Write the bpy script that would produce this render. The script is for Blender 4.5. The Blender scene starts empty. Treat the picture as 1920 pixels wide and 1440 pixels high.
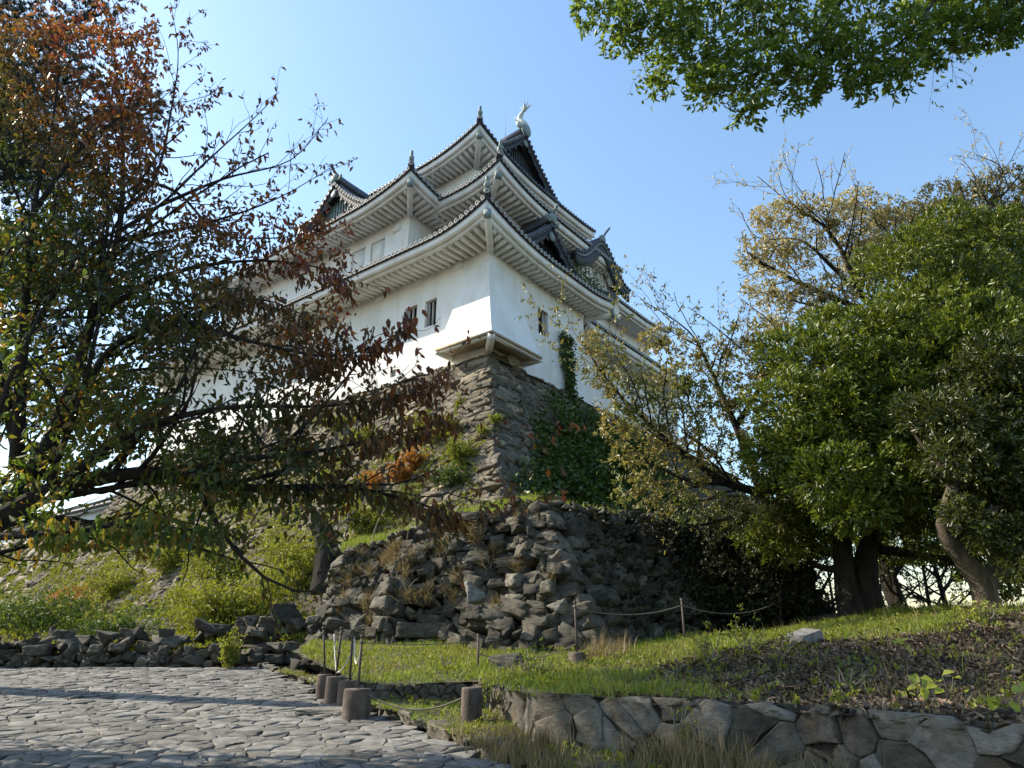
import bpy, bmesh, math, random
import numpy as np
from math import sin, cos, tan, pi, radians, sqrt, exp
from mathutils import Vector, Matrix
from mathutils import noise as mnoise
from mathutils.geometry import delaunay_2d_cdt

C = bpy.context.scene.collection
sc = bpy.context.scene
rng = np.random.default_rng(7)
random.seed(7)

# ------------------------------------------------------------------ camera
PITCH, CAMZ, FPX = radians(20.65), 1.6, 1300.0
cam_d = bpy.data.cameras.new('camera')
cam = bpy.data.objects.new('camera', cam_d); C.objects.link(cam)
cam.location = (0, 0, CAMZ); cam.rotation_euler = (pi/2 + PITCH, 0, 0)
cam_d.sensor_width = 36.0; cam_d.lens = 36.0*FPX/1920.0
cam_d.clip_start = 0.1; cam_d.clip_end = 6000
sc.camera = cam

# ------------------------------------------------------------------ light
SUN_AZ, SUN_EL = radians(-74), radians(37)
w = bpy.data.worlds.new('World'); sc.world = w; w.use_nodes = True
nt = w.node_tree; nt.nodes.clear()
sky = nt.nodes.new('ShaderNodeTexSky'); sky.sky_type = 'NISHITA'; sky.sun_disc = False
sky.sun_elevation = SUN_EL; sky.sun_rotation = SUN_AZ
sky.air_density = 1.65; sky.dust_density = 0.9; sky.ozone_density = 4.6
bg = nt.nodes.new('ShaderNodeBackground'); bg.inputs['Strength'].default_value = 0.142
wo = nt.nodes.new('ShaderNodeOutputWorld')
nt.links.new(sky.outputs[0], bg.inputs[0]); nt.links.new(bg.outputs[0], wo.inputs[0])
sun_d = bpy.data.lights.new('sun', 'SUN'); sun_d.energy = 4.8; sun_d.angle = radians(0.53)
sun_d.color = (1.0, 0.90, 0.74)
sun = bpy.data.objects.new('sun', sun_d); C.objects.link(sun)
S = Vector((sin(SUN_AZ)*cos(SUN_EL), cos(SUN_AZ)*cos(SUN_EL), sin(SUN_EL)))
sun.rotation_euler = S.to_track_quat('Z', 'Y').to_euler(); sun.location = S*60
sc.view_settings.view_transform = 'Standard'; sc.view_settings.look = 'None'
sc.view_settings.exposure = 0.95; sc.view_settings.gamma = 1.0
sc.view_settings.use_curve_mapping = False
sc.cycles.max_bounces = 8; sc.cycles.transparent_max_bounces = 8
sc.cycles.diffuse_bounces = 4; sc.cycles.use_denoising = True

# ------------------------------------------------------------------ helpers
def ray(x, y):
    X = (x-960)/FPX; Y = (720-y)/FPX
    return np.array([X, cos(PITCH)-Y*sin(PITCH), sin(PITCH)+Y*cos(PITCH)])
def at(x, y, Y):                      # a point of the place seen at (x, y) and Y metres ahead
    r = ray(x, y); return np.array([0, 0, CAMZ]) + r*(Y/r[1])

def nrm(v):
    v = np.asarray(v, float); return v/max(1e-9, np.linalg.norm(v))
def nrmv(v):
    return v/np.maximum(1e-9, np.linalg.norm(v, axis=-1, keepdims=True))

class MB:
    """collects geometry and links it as one mesh object"""
    def __init__(s): s.V = []; s.F = []; s.n = 0
    def add(s, V, F):
        V = np.asarray(V, float).reshape(-1, 3)
        s.V.append(V)
        if isinstance(F, np.ndarray): s.F.append(F + s.n)
        else:
            for k in set(len(f) for f in F):
                s.F.append(np.array([f for f in F if len(f) == k], int) + s.n)
        s.n += len(V)
    def box(s, c, h, R=None):
        v = np.array([[x, y, z] for x in (-1, 1) for y in (-1, 1) for z in (-1, 1)], float)*np.asarray(h)
        if R is not None: v = v @ np.asarray(R).T
        s.add(v+np.asarray(c), BOXF)
    def box2(s, lo, hi):
        lo = np.asarray(lo, float); hi = np.asarray(hi, float); s.box((lo+hi)/2, (hi-lo)/2)
    def beam(s, p, q, wd, ht, up=(0, 0, 1)):
        p = np.asarray(p, float); q = np.asarray(q, float); d = q-p; L = np.linalg.norm(d); d = d/L
        sd = nrm(np.cross(d, up)); u = np.cross(sd, d)
        s.box((p+q)/2, (L/2, wd/2, ht/2), np.stack([d, sd, u], 1))
    def tube(s, P, r, n=6, cap=True):
        P = np.asarray(P, float); m = len(P)
        r = np.asarray(r, float)
        r = np.interp(np.linspace(0, 1, m), np.linspace(0, 1, len(r)), r) if r.ndim and len(r) != m else np.broadcast_to(r, (m,))
        T = np.gradient(P, axis=0); T = nrmv(T)
        ref = np.array([0.31, 0.17, 0.93]) if abs(T[0][2]) < .9 else np.array([0.9, .3, .1])
        A = nrmv(np.cross(T, ref)); B = np.cross(T, A)
        an = np.arange(n)*2*pi/n
        V = P[:, None, :] + r[:, None, None]*(A[:, None, :]*np.cos(an)[None, :, None] + B[:, None, :]*np.sin(an)[None, :, None])
        i = np.arange(m-1)[:, None]*n; j = np.arange(n)[None, :]; j2 = (j+1) % n
        F = np.stack([i+j, i+j2, i+n+j2, i+n+j], -1).reshape(-1, 4)
        s.add(V.reshape(-1, 3), F)
        if cap:
            s.F.append(np.array([[*range(n)]][0][::-1], int)[None, :] + s.n - m*n)
            s.F.append(np.arange(n)[None, :] + s.n - n)
    def lathe(s, prof, c, n=20, axis=None):
        prof = np.asarray(prof, float); m = len(prof); an = np.arange(n)*2*pi/n
        V = np.stack([prof[:, 0][:, None]*np.cos(an), prof[:, 0][:, None]*np.sin(an), np.broadcast_to(prof[:, 1][:, None], (m, n))], -1)
        if axis is not None:
            z = nrm(axis); x = nrm(np.cross(z, (0.2, .9, .31))); y = np.cross(z, x)
            V = V @ np.stack([x, y, z], 0)
        i = np.arange(m-1)[:, None]*n; j = np.arange(n)[None, :]; j2 = (j+1) % n
        F = np.stack([i+j, i+j2, i+n+j2, i+n+j], -1).reshape(-1, 4)
        s.add(V.reshape(-1, 3)+np.asarray(c), F)
    def grid(s, V):                   # V (m, n, 3)
        m, n = V.shape[:2]; i = np.arange(m-1)[:, None]*n; j = np.arange(n-1)[None, :]
        s.add(V.reshape(-1, 3), np.stack([i+j, i+j+1, i+n+j+1, i+n+j], -1).reshape(-1, 4))
    def strip_box(s, secs):           # secs (m, 4, 3): closed 4-point section swept, with end caps
        secs = np.asarray(secs, float); m = len(secs); i = np.arange(m-1)[:, None]*4; j = np.arange(4)[None, :]; j2 = (j+1) % 4
        F = np.stack([i+j, i+j2, i+4+j2, i+4+j], -1).reshape(-1, 4)
        F = np.concatenate([F, [[3, 2, 1, 0], [4*m-4, 4*m-3, 4*m-2, 4*m-1]]])
        s.add(secs.reshape(-1, 3), F)
    def build(s, name, mat, parent=None, smooth=False):
        me = bpy.data.meshes.new(name)
        if s.n:
            V = np.concatenate(s.V); me.vertices.add(len(V)); me.vertices.foreach_set('co', V.astype(np.float32).ravel())
            lt = np.concatenate([np.full(len(f), f.shape[1], np.int32) for f in s.F])
            idx = np.concatenate([f.ravel() for f in s.F]).astype(np.int32)
            me.loops.add(len(idx)); me.loops.foreach_set('vertex_index', idx)
            me.polygons.add(len(lt))
            me.polygons.foreach_set('loop_start', np.concatenate([[0], np.cumsum(lt)[:-1]]).astype(np.int32))
            me.polygons.foreach_set('loop_total', lt)
            if smooth: me.polygons.foreach_set('use_smooth', np.ones(len(lt), bool))
            me.update(calc_edges=True); me.validate()
        me.materials.append(mat)
        o = bpy.data.objects.new(name, me); C.objects.link(o)
        if parent is not None: o.parent = parent
        return o
BOXF = np.array([[0, 1, 3, 2], [4, 6, 7, 5], [0, 4, 5, 1], [2, 3, 7, 6], [0, 2, 6, 4], [1, 5, 7, 3]])

def tag(o, label=None, cat=None, group=None, kind=None):
    if label: o['label'] = label
    if cat: o['category'] = cat
    if group: o['group'] = group
    if kind: o['kind'] = kind
    return o
def thing(name, label, cat, loc=(0, 0, 0), rz=0, group=None):
    o = bpy.data.objects.new(name, None); C.objects.link(o); o.empty_display_size = .2
    o.location = tuple(float(q) for q in loc); o.rotation_euler = (0, 0, rz)
    return tag(o, label, cat, group)

# ------------------------------------------------------------------ materials
def mat(name):
    m = bpy.data.materials.new(name); m.use_nodes = True; t = m.node_tree; t.nodes.clear()
    o = t.nodes.new('ShaderNodeOutputMaterial'); return m, t, o
def N(t, ty, **kw):
    n = t.nodes.new('ShaderNode'+ty)
    for k, v in kw.items():
        if k in n.inputs: n.inputs[k].default_value = v
        else: setattr(n, k, v)
    return n
def ramp(t, stops, fac=None, interp='LINEAR'):
    r = t.nodes.new('ShaderNodeValToRGB'); e = r.color_ramp.elements; r.color_ramp.interpolation = interp
    while len(e) < len(stops): e.new(.5)
    for i, (p, c) in enumerate(stops): e[i].position = p; e[i].color = (*c, 1)
    if fac is not None: t.links.new(fac, r.inputs[0])
    return r
def mix(t, a, b, f, mode='MIX'):
    n = t.nodes.new('ShaderNodeMix'); n.data_type = 'RGBA'; n.blend_type = mode
    for k, v in ((0, f), (6, a), (7, b)):
        if hasattr(v, 'node'): t.links.new(v, n.inputs[k])
        else: n.inputs[k].default_value = v if k == 0 else (*v, 1)
    return n.outputs[2]
def bump(t, h, strength=.5, dist=.02):
    b = N(t, 'Bump', Strength=strength, Distance=dist); t.links.new(h, b.inputs['Height']); return b.outputs[0]
def noise(t, scale, detail=6, rough=.6, vec=None, stretch=None):
    n = N(t, 'TexNoise', Scale=scale, Detail=detail, Roughness=rough)
    if vec is None:
        vec = N(t, 'TexCoord').outputs['Object']
    if stretch:
        mp = N(t, 'Mapping'); mp.inputs['Scale'].default_value = stretch; t.links.new(vec, mp.inputs[0]); vec = mp.outputs[0]
    t.links.new(vec, n.inputs['Vector']); return n.outputs['Fac']
def principled(t, o, col, rough=.8, normal=None, spec=.5, metal=0):
    p = N(t, 'BsdfPrincipled', Roughness=rough, Metallic=metal); p.inputs['Specular IOR Level'].default_value = spec
    if hasattr(col, 'node'): t.links.new(col, p.inputs['Base Color'])
    else: p.inputs['Base Color'].default_value = (*col, 1)
    if normal is not None: t.links.new(normal, p.inputs['Normal'])
    t.links.new(p.outputs[0], o.inputs[0]); return p

def m_simple(name, c0, c1, scale=4, rough=.8, bs=.3, bd=.01, stretch=None, spec=.4, metal=0):
    m, t, o = mat(name); n = noise(t, scale, stretch=stretch)
    n2 = noise(t, scale*7)
    r = ramp(t, [(.3, c0), (.7, c1)], n)
    principled(t, o, r.outputs[0], rough, bump(t, n2, bs, bd), spec, metal); return m

def m_stone(name, stops, lichen=(.34, .33, .29), lich=.5, scale=3.0, bs=.7, bd=.03, warm=None):
    m, t, o = mat(name)
    g = N(t, 'NewGeometry').outputs['Random Per Island']
    r = ramp(t, stops, g)
    n1 = noise(t, scale*2.2, 8, .68, stretch=(1, 1, 1.9)); n2 = noise(t, scale*9, 8, .72, stretch=(1, 1, 2.6)); n3 = noise(t, scale*.8, 4, .6)
    dark = ramp(t, [(.25, (.30, .29, .28)), (.62, (1.15, 1.15, 1.15))], n1).outputs[0]
    c = mix(t, r.outputs[0], dark, 1.0, 'MULTIPLY')
    lm = ramp(t, [(.55, (0, 0, 0)), (.72, (1, 1, 1))], n3).outputs[0]
    lf = N(t, 'Math', operation='MULTIPLY'); t.links.new(lm, lf.inputs[0]); lf.inputs[1].default_value = lich
    c = mix(t, c, lichen, lf.outputs[0])
    if warm:
        n4 = noise(t, scale*1.3, 5, .6); wm = ramp(t, [(.52, (0, 0, 0)), (.7, (.7, .7, .7))], n4).outputs[0]
        c = mix(t, c, warm, wm)
    h = N(t, 'Math', operation='ADD'); t.links.new(n1, h.inputs[0]); 
    hh = N(t, 'Math', operation='MULTIPLY'); t.links.new(n2, hh.inputs[0]); hh.inputs[1].default_value = .5; t.links.new(hh.outputs[0], h.inputs[1])
    principled(t, o, c, .9, bump(t, h.outputs[0], min(1., bs*1.35), bd*1.7), .25); return m

def m_leaf(name, stops, rough=.45, trans=.35, spec=.5, clump=None, clump_scale=.8, grad=None, gx=0., gx0=0., low=None):
    """stops: leaf colours picked per leaf; clump: a second set of colours taking over in patches; grad=(z0, z1, stops)"""
    m, t, o = mat(name)
    g = N(t, 'NewGeometry').outputs['Random Per Island']
    c = ramp(t, stops, g).outputs[0]
    if clump:
        n = noise(t, clump_scale, 3, .6); c2 = ramp(t, clump, g).outputs[0]
        f = ramp(t, [(.46, (0, 0, 0)), (.6, (1, 1, 1))], n).outputs[0]
        c = mix(t, c, c2, f)
    if grad:
        z0, z1, st = grad
        sp = N(t, 'SeparateXYZ'); t.links.new(N(t, 'NewGeometry').outputs['Position'], sp.inputs[0])
        nn = noise(t, .9, 3, .6)
        ad = N(t, 'Math', operation='MULTIPLY_ADD'); t.links.new(nn, ad.inputs[0]); ad.inputs[1].default_value = 3.0; ad.inputs[2].default_value = -1.5
        a2 = N(t, 'Math', operation='ADD'); t.links.new(ad.outputs[0], a2.inputs[0])
        ax = N(t, 'Math', operation='MULTIPLY_ADD'); t.links.new(sp.outputs[0], ax.inputs[0]); ax.inputs[1].default_value = gx; ax.inputs[2].default_value = -gx*gx0
        az = N(t, 'Math', operation='ADD'); t.links.new(ax.outputs[0], az.inputs[0]); t.links.new(sp.outputs[2], az.inputs[1]); t.links.new(az.outputs[0], a2.inputs[1])
        mr = N(t, 'MapRange'); mr.inputs[1].default_value = z0; mr.inputs[2].default_value = z1; t.links.new(a2.outputs[0], mr.inputs[0])
        c = mix(t, c, ramp(t, st, g).outputs[0], mr.outputs[0])
        if low:
            m2 = N(t, 'MapRange'); m2.inputs[1].default_value = low[1]; m2.inputs[2].default_value = low[0]; t.links.new(a2.outputs[0], m2.inputs[0])
            c = mix(t, c, ramp(t, low[2], g).outputs[0], m2.outputs[0])
    p = N(t, 'BsdfPrincipled', Roughness=rough); p.inputs['Specular IOR Level'].default_value = spec
    t.links.new(c, p.inputs['Base Color'])
    tr = N(t, 'BsdfTranslucent'); c3 = mix(t, c, (1.45, 1.4, .8), 1.0, 'MULTIPLY'); t.links.new(c3, tr.inputs[0])
    ms = N(t, 'MixShader', Fac=trans); t.links.new(p.outputs[0], ms.inputs[1]); t.links.new(tr.outputs[0], ms.inputs[2])
    t.links.new(ms.outputs[0], o.inputs[0]); return m

def m_plaster(name, base=(.80, .79, .76), grime=(.50, .46, .38), amt=.35):
    m, t, o = mat(name)
    n = noise(t, .55, 6, .62); n2 = noise(t, 1.6, 7, .65, stretch=(1, 1, .16)); nf = noise(t, 26, 5, .6)
    f = N(t, 'Math', operation='MULTIPLY'); t.links.new(n, f.inputs[0]); t.links.new(n2, f.inputs[1])
    fr = ramp(t, [(.2, (0, 0, 0)), (.42, (amt, amt, amt))], f.outputs[0])
    c = mix(t, base, grime, fr.outputs[0])
    principled(t, o, c, .85, bump(t, nf, .08, .01), .25); return m

M = {}
M['plaster'] = m_plaster('white_plaster', (.80, .79, .76), (.46, .43, .36), .5)
M['eave_plaster'] = m_plaster('eave_plaster', (.82, .80, .76), (.46, .40, .30), .55)
M['tile'] = m_simple('roof_tile', (.045, .048, .062), (.10, .105, .125), 3, .5, .3, .01)
M['tile_ring'] = m_simple('tile_ring', (.42, .42, .40), (.62, .61, .57), 5, .8)
M['copper'] = m_simple('weathered_copper', (.13, .18, .18), (.26, .32, .31), 5, .6)
M['shachi'] = m_simple('shachi_clay', (.40, .44, .41), (.62, .64, .58), 7, .7, .6, .03)
M['dark_wood'] = m_simple('dark_gable_wood', (.025, .03, .04), (.06, .065, .075), 3, .7, .4, .01, (1, 1, 8))
M['wood'] = m_simple('brown_board', (.28, .21, .135), (.40, .32, .22), 3, .8, .4, .01)
M['old_wood'] = m_simple('weathered_bar', (.30, .28, .25), (.48, .46, .42), 4, .8)
M['post_wood'] = m_simple('grey_post_wood', (.10, .085, .07), (.19, .165, .14), 6, .9)
M['black'] = m_simple('dark_opening', (.012, .012, .014), (.02, .02, .022), 2, .9)
M['iron'] = m_simple('rusty_iron', (.05, .04, .036), (.12, .085, .065), 9, .75, .5, .004)
M['concrete'] = m_simple('stained_concrete', (.05, .036, .03), (.17, .135, .11), 5, .95, .9, .02, (1, 1, .5))
M['rope'] = m_simple('grey_rope', (.10, .09, .075), (.18, .16, .13), 30, .9)
M['white_rope'] = m_simple('pale_rope', (.42, .40, .36), (.60, .58, .53), 30, .9)
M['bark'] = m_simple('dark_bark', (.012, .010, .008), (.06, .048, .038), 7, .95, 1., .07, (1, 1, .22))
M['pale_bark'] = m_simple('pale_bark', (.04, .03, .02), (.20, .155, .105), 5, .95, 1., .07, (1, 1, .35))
M['twig'] = m_simple('twig', (.12, .10, .085), (.24, .20, .17), 8, .9)
M['soil'] = m_simple('soil', (.045, .036, .026), (.10, .08, .055), 2.2, .95, .9, .05)
M['dark_soil'] = m_simple('dark_soil', (.022, .02, .015), (.05, .043, .03), 2.2, .95, .9, .05)
M['grass_soil'] = m_simple('grassy_soil', (.04, .038, .02), (.085, .075, .042), 3, .95, .9, .04)
M['joint'] = m_simple('path_joint', (.085, .074, .058), (.15, .13, .10), 6, .95, .8, .02)
M['wall_stone'] = m_stone('schist', [(0, (0.1097, 0.0947, 0.0708)), (.3, (0.1757, 0.1473, 0.1061)), (.55, (0.2196, 0.1893, 0.1351)), (.75, (0.1537, 0.1403, 0.1158)), (.93, (0.2634, 0.2244, 0.1608)), (1, (0.4026, 0.3506, 0.2572))], (0.2927, 0.2595, 0.1929), .35, warm=(0.1171, 0.0771, 0.0354))
M['boulder'] = m_stone('boulder', [(0, (0.0506, 0.0467, 0.0374)), (.4, (0.0892, 0.0825, 0.0657)), (.7, (0.1250, 0.1138, 0.0884)), (.92, (0.1547, 0.1424, 0.1110)), (1, (0.2380, 0.2220, 0.1818))], (0.2023, 0.1906, 0.1515), .42, warm=(0.0595, 0.0426, 0.0228))
M['path_stone'] = m_stone('flagstone', [(0, (0.1053, 0.1004, 0.0908)), (.35, (0.1492, 0.1428, 0.1294)), (.7, (0.1887, 0.1808, 0.1634)), (1, (0.2369, 0.2277, 0.2088))], (0.1755, 0.1696, 0.1543), .35, 2.5, .5, .02)
M['retaining'] = m_stone('retaining_stone', [(0, (0.0850, 0.0758, 0.0605)), (.4, (0.1445, 0.1264, 0.1008)), (.7, (0.1870, 0.1685, 0.1371)), (1, (0.2550, 0.2358, 0.2016))], (0.2720, 0.2612, 0.2338), .4, 3, .7, .03, warm=(0.1105, 0.0758, 0.0403))
M['pale_stone'] = m_stone('pale_stone', [(0, (0.1920, 0.1880, 0.1680)), (1, (0.2640, 0.2560, 0.2320))], (0.3360, 0.3280, 0.3040), .4, 3, .6, .03)

def lf(*cs):
    n = len(cs); return [(i/(n-1), c) for i, c in enumerate(cs)]
M['autumn'] = m_leaf('autumn_leaf', lf((0.0276, 0.0528, 0.0140), (0.0530, 0.0825, 0.0180), (0.0382, 0.0506, 0.0180), (0.0848, 0.1100, 0.0220), (0.0477, 0.0605, 0.0180), (0.0424, 0.0660, 0.0160), (0.1696, 0.0825, 0.0200)), .42, .48, .45,
    clump=lf((0.0360, 0.0396, 0.0170), (0.0636, 0.0605, 0.0190), (0.0477, 0.0660, 0.0160), (0.1060, 0.0605, 0.0200), (0.0530, 0.0605, 0.0180), (0.2014, 0.0880, 0.0200)), clump_scale=.75,
    grad=(5.1, 6.9, lf((0.1696, 0.0770, 0.0200), (0.2120, 0.0990, 0.0240), (0.0689, 0.0330, 0.0220), (0.1696, 0.0462, 0.0260), (0.2544, 0.0550, 0.0280), (0.0636, 0.0462, 0.0240), (0.1060, 0.0418, 0.0240), (0.2968, 0.0990, 0.0240))), gx=.95, gx0=-3.9,
    low=(2.4, 4.6, lf((0.0583, 0.1045, 0.0140), (0.1060, 0.1595, 0.0220), (0.1590, 0.2035, 0.0280), (0.0795, 0.1265, 0.0180), (0.2120, 0.1760, 0.0270), (0.2756, 0.1430, 0.0240))))
M['evergreen'] = m_leaf('glossy_leaf', lf((0.0397, 0.0624, 0.0083), (0.0793, 0.1099, 0.0125), (0.1256, 0.1623, 0.0183), (0.1850, 0.2184, 0.0249), (0.0860, 0.1186, 0.0141)), .36, 0.32, .5)
M['evergreen_dark'] = m_leaf('dark_glossy_leaf', lf((0.0236, 0.0333, 0.0053), (0.0443, 0.0567, 0.0077), (0.0689, 0.0834, 0.0106), (0.0541, 0.0651, 0.0089)), .38, 0.3, .55)
M['gold'] = m_leaf('golden_leaf', lf((0.1080, 0.1166, 0.0280), (0.1800, 0.1643, 0.0450), (0.2700, 0.2226, 0.0750), (0.1800, 0.1219, 0.0350), (0.3420, 0.3074, 0.1300), (0.1080, 0.1272, 0.0300)), .42, .35, .55,
    clump=lf((0.0540, 0.0901, 0.0160), (0.0900, 0.1272, 0.0240), (0.1530, 0.1643, 0.0400), (0.2340, 0.2226, 0.0800)), clump_scale=.7)
M['pale_gold'] = m_leaf('pale_leaf', lf((0.3300, 0.2640, 0.1320), (0.5060, 0.4180, 0.2420), (0.2200, 0.1980, 0.0660), (0.6050, 0.5280, 0.3520), (0.1760, 0.1760, 0.0495), (0.4400, 0.3300, 0.1650)), .42, .35, .55)
M['olive'] = m_leaf('olive_leaf', lf((0.0828, 0.0782, 0.0230), (0.1196, 0.1104, 0.0322), (0.1564, 0.1288, 0.0460), (0.0736, 0.0920, 0.0230)), .5, .3, .4)
M['zelkova'] = m_leaf('canopy_leaf', lf((0.0510, 0.0878, 0.0162), (0.0911, 0.1492, 0.0216), (0.1368, 0.1930, 0.0270), (0.2005, 0.2457, 0.0378)), .42, 0.5, .5)
M['needle'] = m_leaf('pine_needle', lf((0.0253, 0.0460, 0.0322), (0.0403, 0.0690, 0.0460), (0.0575, 0.0862, 0.0517)), .5, .12, .4)
M['shrub'] = m_leaf('shrub_leaf', lf((0.1178, 0.1421, 0.0171), (0.1800, 0.2078, 0.0248), (0.2493, 0.2625, 0.0350), (0.1524, 0.1640, 0.0233)), .5, .38, .4)
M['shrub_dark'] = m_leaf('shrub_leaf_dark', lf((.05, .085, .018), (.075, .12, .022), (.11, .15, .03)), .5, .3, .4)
M['shrub_orange'] = m_leaf('shrub_leaf_orange', lf((.20, .11, .02), (.32, .15, .03), (.38, .12, .03), (.16, .14, .03)), .5, .38, .4)
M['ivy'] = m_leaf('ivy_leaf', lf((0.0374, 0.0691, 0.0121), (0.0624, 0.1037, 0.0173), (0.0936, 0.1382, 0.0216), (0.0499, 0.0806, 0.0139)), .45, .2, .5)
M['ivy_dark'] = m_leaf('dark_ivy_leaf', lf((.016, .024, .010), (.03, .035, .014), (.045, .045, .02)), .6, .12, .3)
M['yellow'] = m_leaf('yellow_leaf', lf((.25, .28, .03), (.36, .38, .05), (.20, .26, .03)), .5, .4, .4)
M['grass'] = m_leaf('grass_blade', lf((0.1016, 0.1583, 0.0158), (0.1524, 0.2215, 0.0238), (0.2032, 0.2743, 0.0355), (0.2438, 0.2428, 0.0553)), .5, .4, .4, clump=lf((0.1058, 0.1499, 0.0222), (0.1694, 0.1949, 0.0370), (0.2822, 0.2549, 0.0741), (0.1270, 0.1800, 0.0247)), clump_scale=1.1)
M['dry_grass'] = m_leaf('dry_grass_blade', lf((0.1860, 0.1240, 0.0465), (0.2604, 0.1860, 0.0806), (0.1488, 0.0868, 0.0310), (0.1116, 0.0930, 0.0310)), .6, .3, .3)
M['dry_grass'] = m_leaf('dry_grass_blade', lf((.19, .145, .075), (.27, .21, .115), (.14, .10, .05), (.12, .11, .04)), .65, .25, .3)
M['litter'] = m_leaf('dead_leaf', lf((.03, .022, .017), (.06, .042, .03), (.11, .078, .055), (.17, .12, .085), (.25, .19, .14), (.09, .06, .04), (.30, .25, .19)), .7, .1, .3, clump=lf((.035, .026, .019), (.06, .044, .03), (.10, .075, .05)), clump_scale=1.6)

# ------------------------------------------------------------------ foliage
def leaves(mb, P, D, Nn, L, W, fold=.12, droop=.12):
    P = np.asarray(P, float); n = len(P)
    D = nrmv(D); Sd = nrmv(np.cross(D, Nn)); U = np.cross(Sd, D)
    L = np.broadcast_to(L, (n,))[:, None]; W = np.broadcast_to(W, (n,))[:, None]
    v = np.stack([P,
        P+.33*L*D+.5*W*Sd+fold*W*U*2, P+.70*L*D+.36*W*Sd+fold*W*U-.3*droop*L*U,
        P+L*D-droop*L*U,
        P+.70*L*D-.36*W*Sd+fold*W*U-.3*droop*L*U, P+.33*L*D-.5*W*Sd+fold*W*U*2], 1)
    b = np.arange(n)[:, None]*6
    F = np.concatenate([b+np.array([0, 1, 2, 3]), b+np.array([0, 3, 4, 5])])
    mb.add(v.reshape(-1, 3), F)
def strips(mb, P, D, Nn, L, W, droop=.3):
    """narrow bent blades and needles"""
    n = len(P); D = nrmv(D); Sd = nrmv(np.cross(D, Nn)); U = np.cross(Sd, D)
    L = np.broadcast_to(L, (n,))[:, None]; W = np.broadcast_to(W, (n,))[:, None]*.5
    m = P+.55*L*D-.3*droop*L*U; t = P+L*D-droop*L*U
    v = np.stack([P-W*Sd, P+W*Sd, m+.8*W*Sd, m-.8*W*Sd, t], 1); b = np.arange(n)[:, None]*5
    o = mb.n; mb.add(v.reshape(-1, 3), b+np.array([0, 1, 2, 3])); mb.F.append(b+np.array([3, 2, 4])+o)
def rdir(n, r=rng):
    return nrmv(r.normal(size=(n, 3)))
def clumps(mb, Cp, Dp, k, L, W, r=rng, spread=.9, jit=.05, droop=.12):
    """k leaves in a rosette at every shoot tip Cp pointing about Dp"""
    Cp = np.repeat(Cp, k, 0); Dp = np.repeat(Dp, k, 0); n = len(Cp)
    D = nrmv(Dp + spread*rdir(n, r)); Nn = nrmv(Dp+.6*rdir(n, r))
    s = r.uniform(.5, 1.3, n)
    leaves(mb, Cp+jit*r.normal(size=(n, 3)), D, Nn, L*s, W*s, droop=droop)

def bez(pts, n):
    """smooth polyline through pts (Catmull-Rom)"""
    P = np.asarray(pts, float); P = np.concatenate([[2*P[0]-P[1]], P, [2*P[-1]-P[-2]]])
    out = []
    m = len(P)-3; per = max(2, n//m)
    for i in range(m):
        for t in np.linspace(0, 1, per, endpoint=(i == m-1)):
            a, b, c, d = P[i:i+4]
            out.append(.5*((2*b)+(-a+c)*t+(2*a-5*b+4*c-d)*t*t+(-a+3*b-3*c+d)*t**3))
    return np.array(out)

def grow(mb, pts, r0, r1, lev, maxlev, tw, dens=(2.0, 3.0, 4.0), ln=(.5, .45, .4), up=.15, ang=.9, wander=.12, start=.15, rg=rng, minr=.0035):
    pts = np.asarray(pts, float); m = len(pts)
    rad = r1+(r0-r1)*(1-np.linspace(0, 1, m))**(1.5 if lev == 0 else 1.1)
    mb.tube(pts, rad, 8 if r0 > .06 else (5 if r0 > .015 else 3), cap=r0 > .015)
    seg = np.linalg.norm(np.diff(pts, axis=0), axis=1); cum = np.concatenate([[0], np.cumsum(seg)]); Lt = cum[-1]
    if lev >= maxlev: tw.append(pts); return
    k = max(1, int(Lt*dens[min(lev, len(dens)-1)]*rg.uniform(.8, 1.2)))
    for q in range(k):
        f = start+(1-start)*(q+rg.uniform(.1, .9))/k
        s = f*Lt; i = min(m-2, int(np.searchsorted(cum, s))-1); i = max(0, i)
        p = pts[i]+(pts[i+1]-pts[i])*((s-cum[i])/max(1e-6, seg[i]))
        T = nrm(pts[i+1]-pts[i]); pr = rg.normal(size=3); pr -= pr@T*T; pr = nrm(pr)
        d = nrm(T*cos(ang)+pr*sin(ang)*rg.uniform(.8, 1.1)+np.array([0, 0, up]))
        le = Lt*ln[min(lev, len(ln)-1)]*rg.uniform(.6, 1.2)*(1-.45*f)
        le = min(max(le, .12), 2.2)
        n = 4 if lev+1 >= maxlev else 6
        P = [p]
        for _ in range(n):
            d = nrm(d+wander*rg.normal(size=3)+np.array([0, 0, up*.25])); P.append(P[-1]+d*le/n)
        rr = max(minr, min(rad[i]*.5, .012+.012*le))
        grow(mb, P, rr, max(minr*.6, rr*.35), lev+1, maxlev, tw, dens, ln, up, ang, wander, .1, rg, minr)
    tw.append(pts[int(m*.8):]) if m > 5 else None

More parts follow.
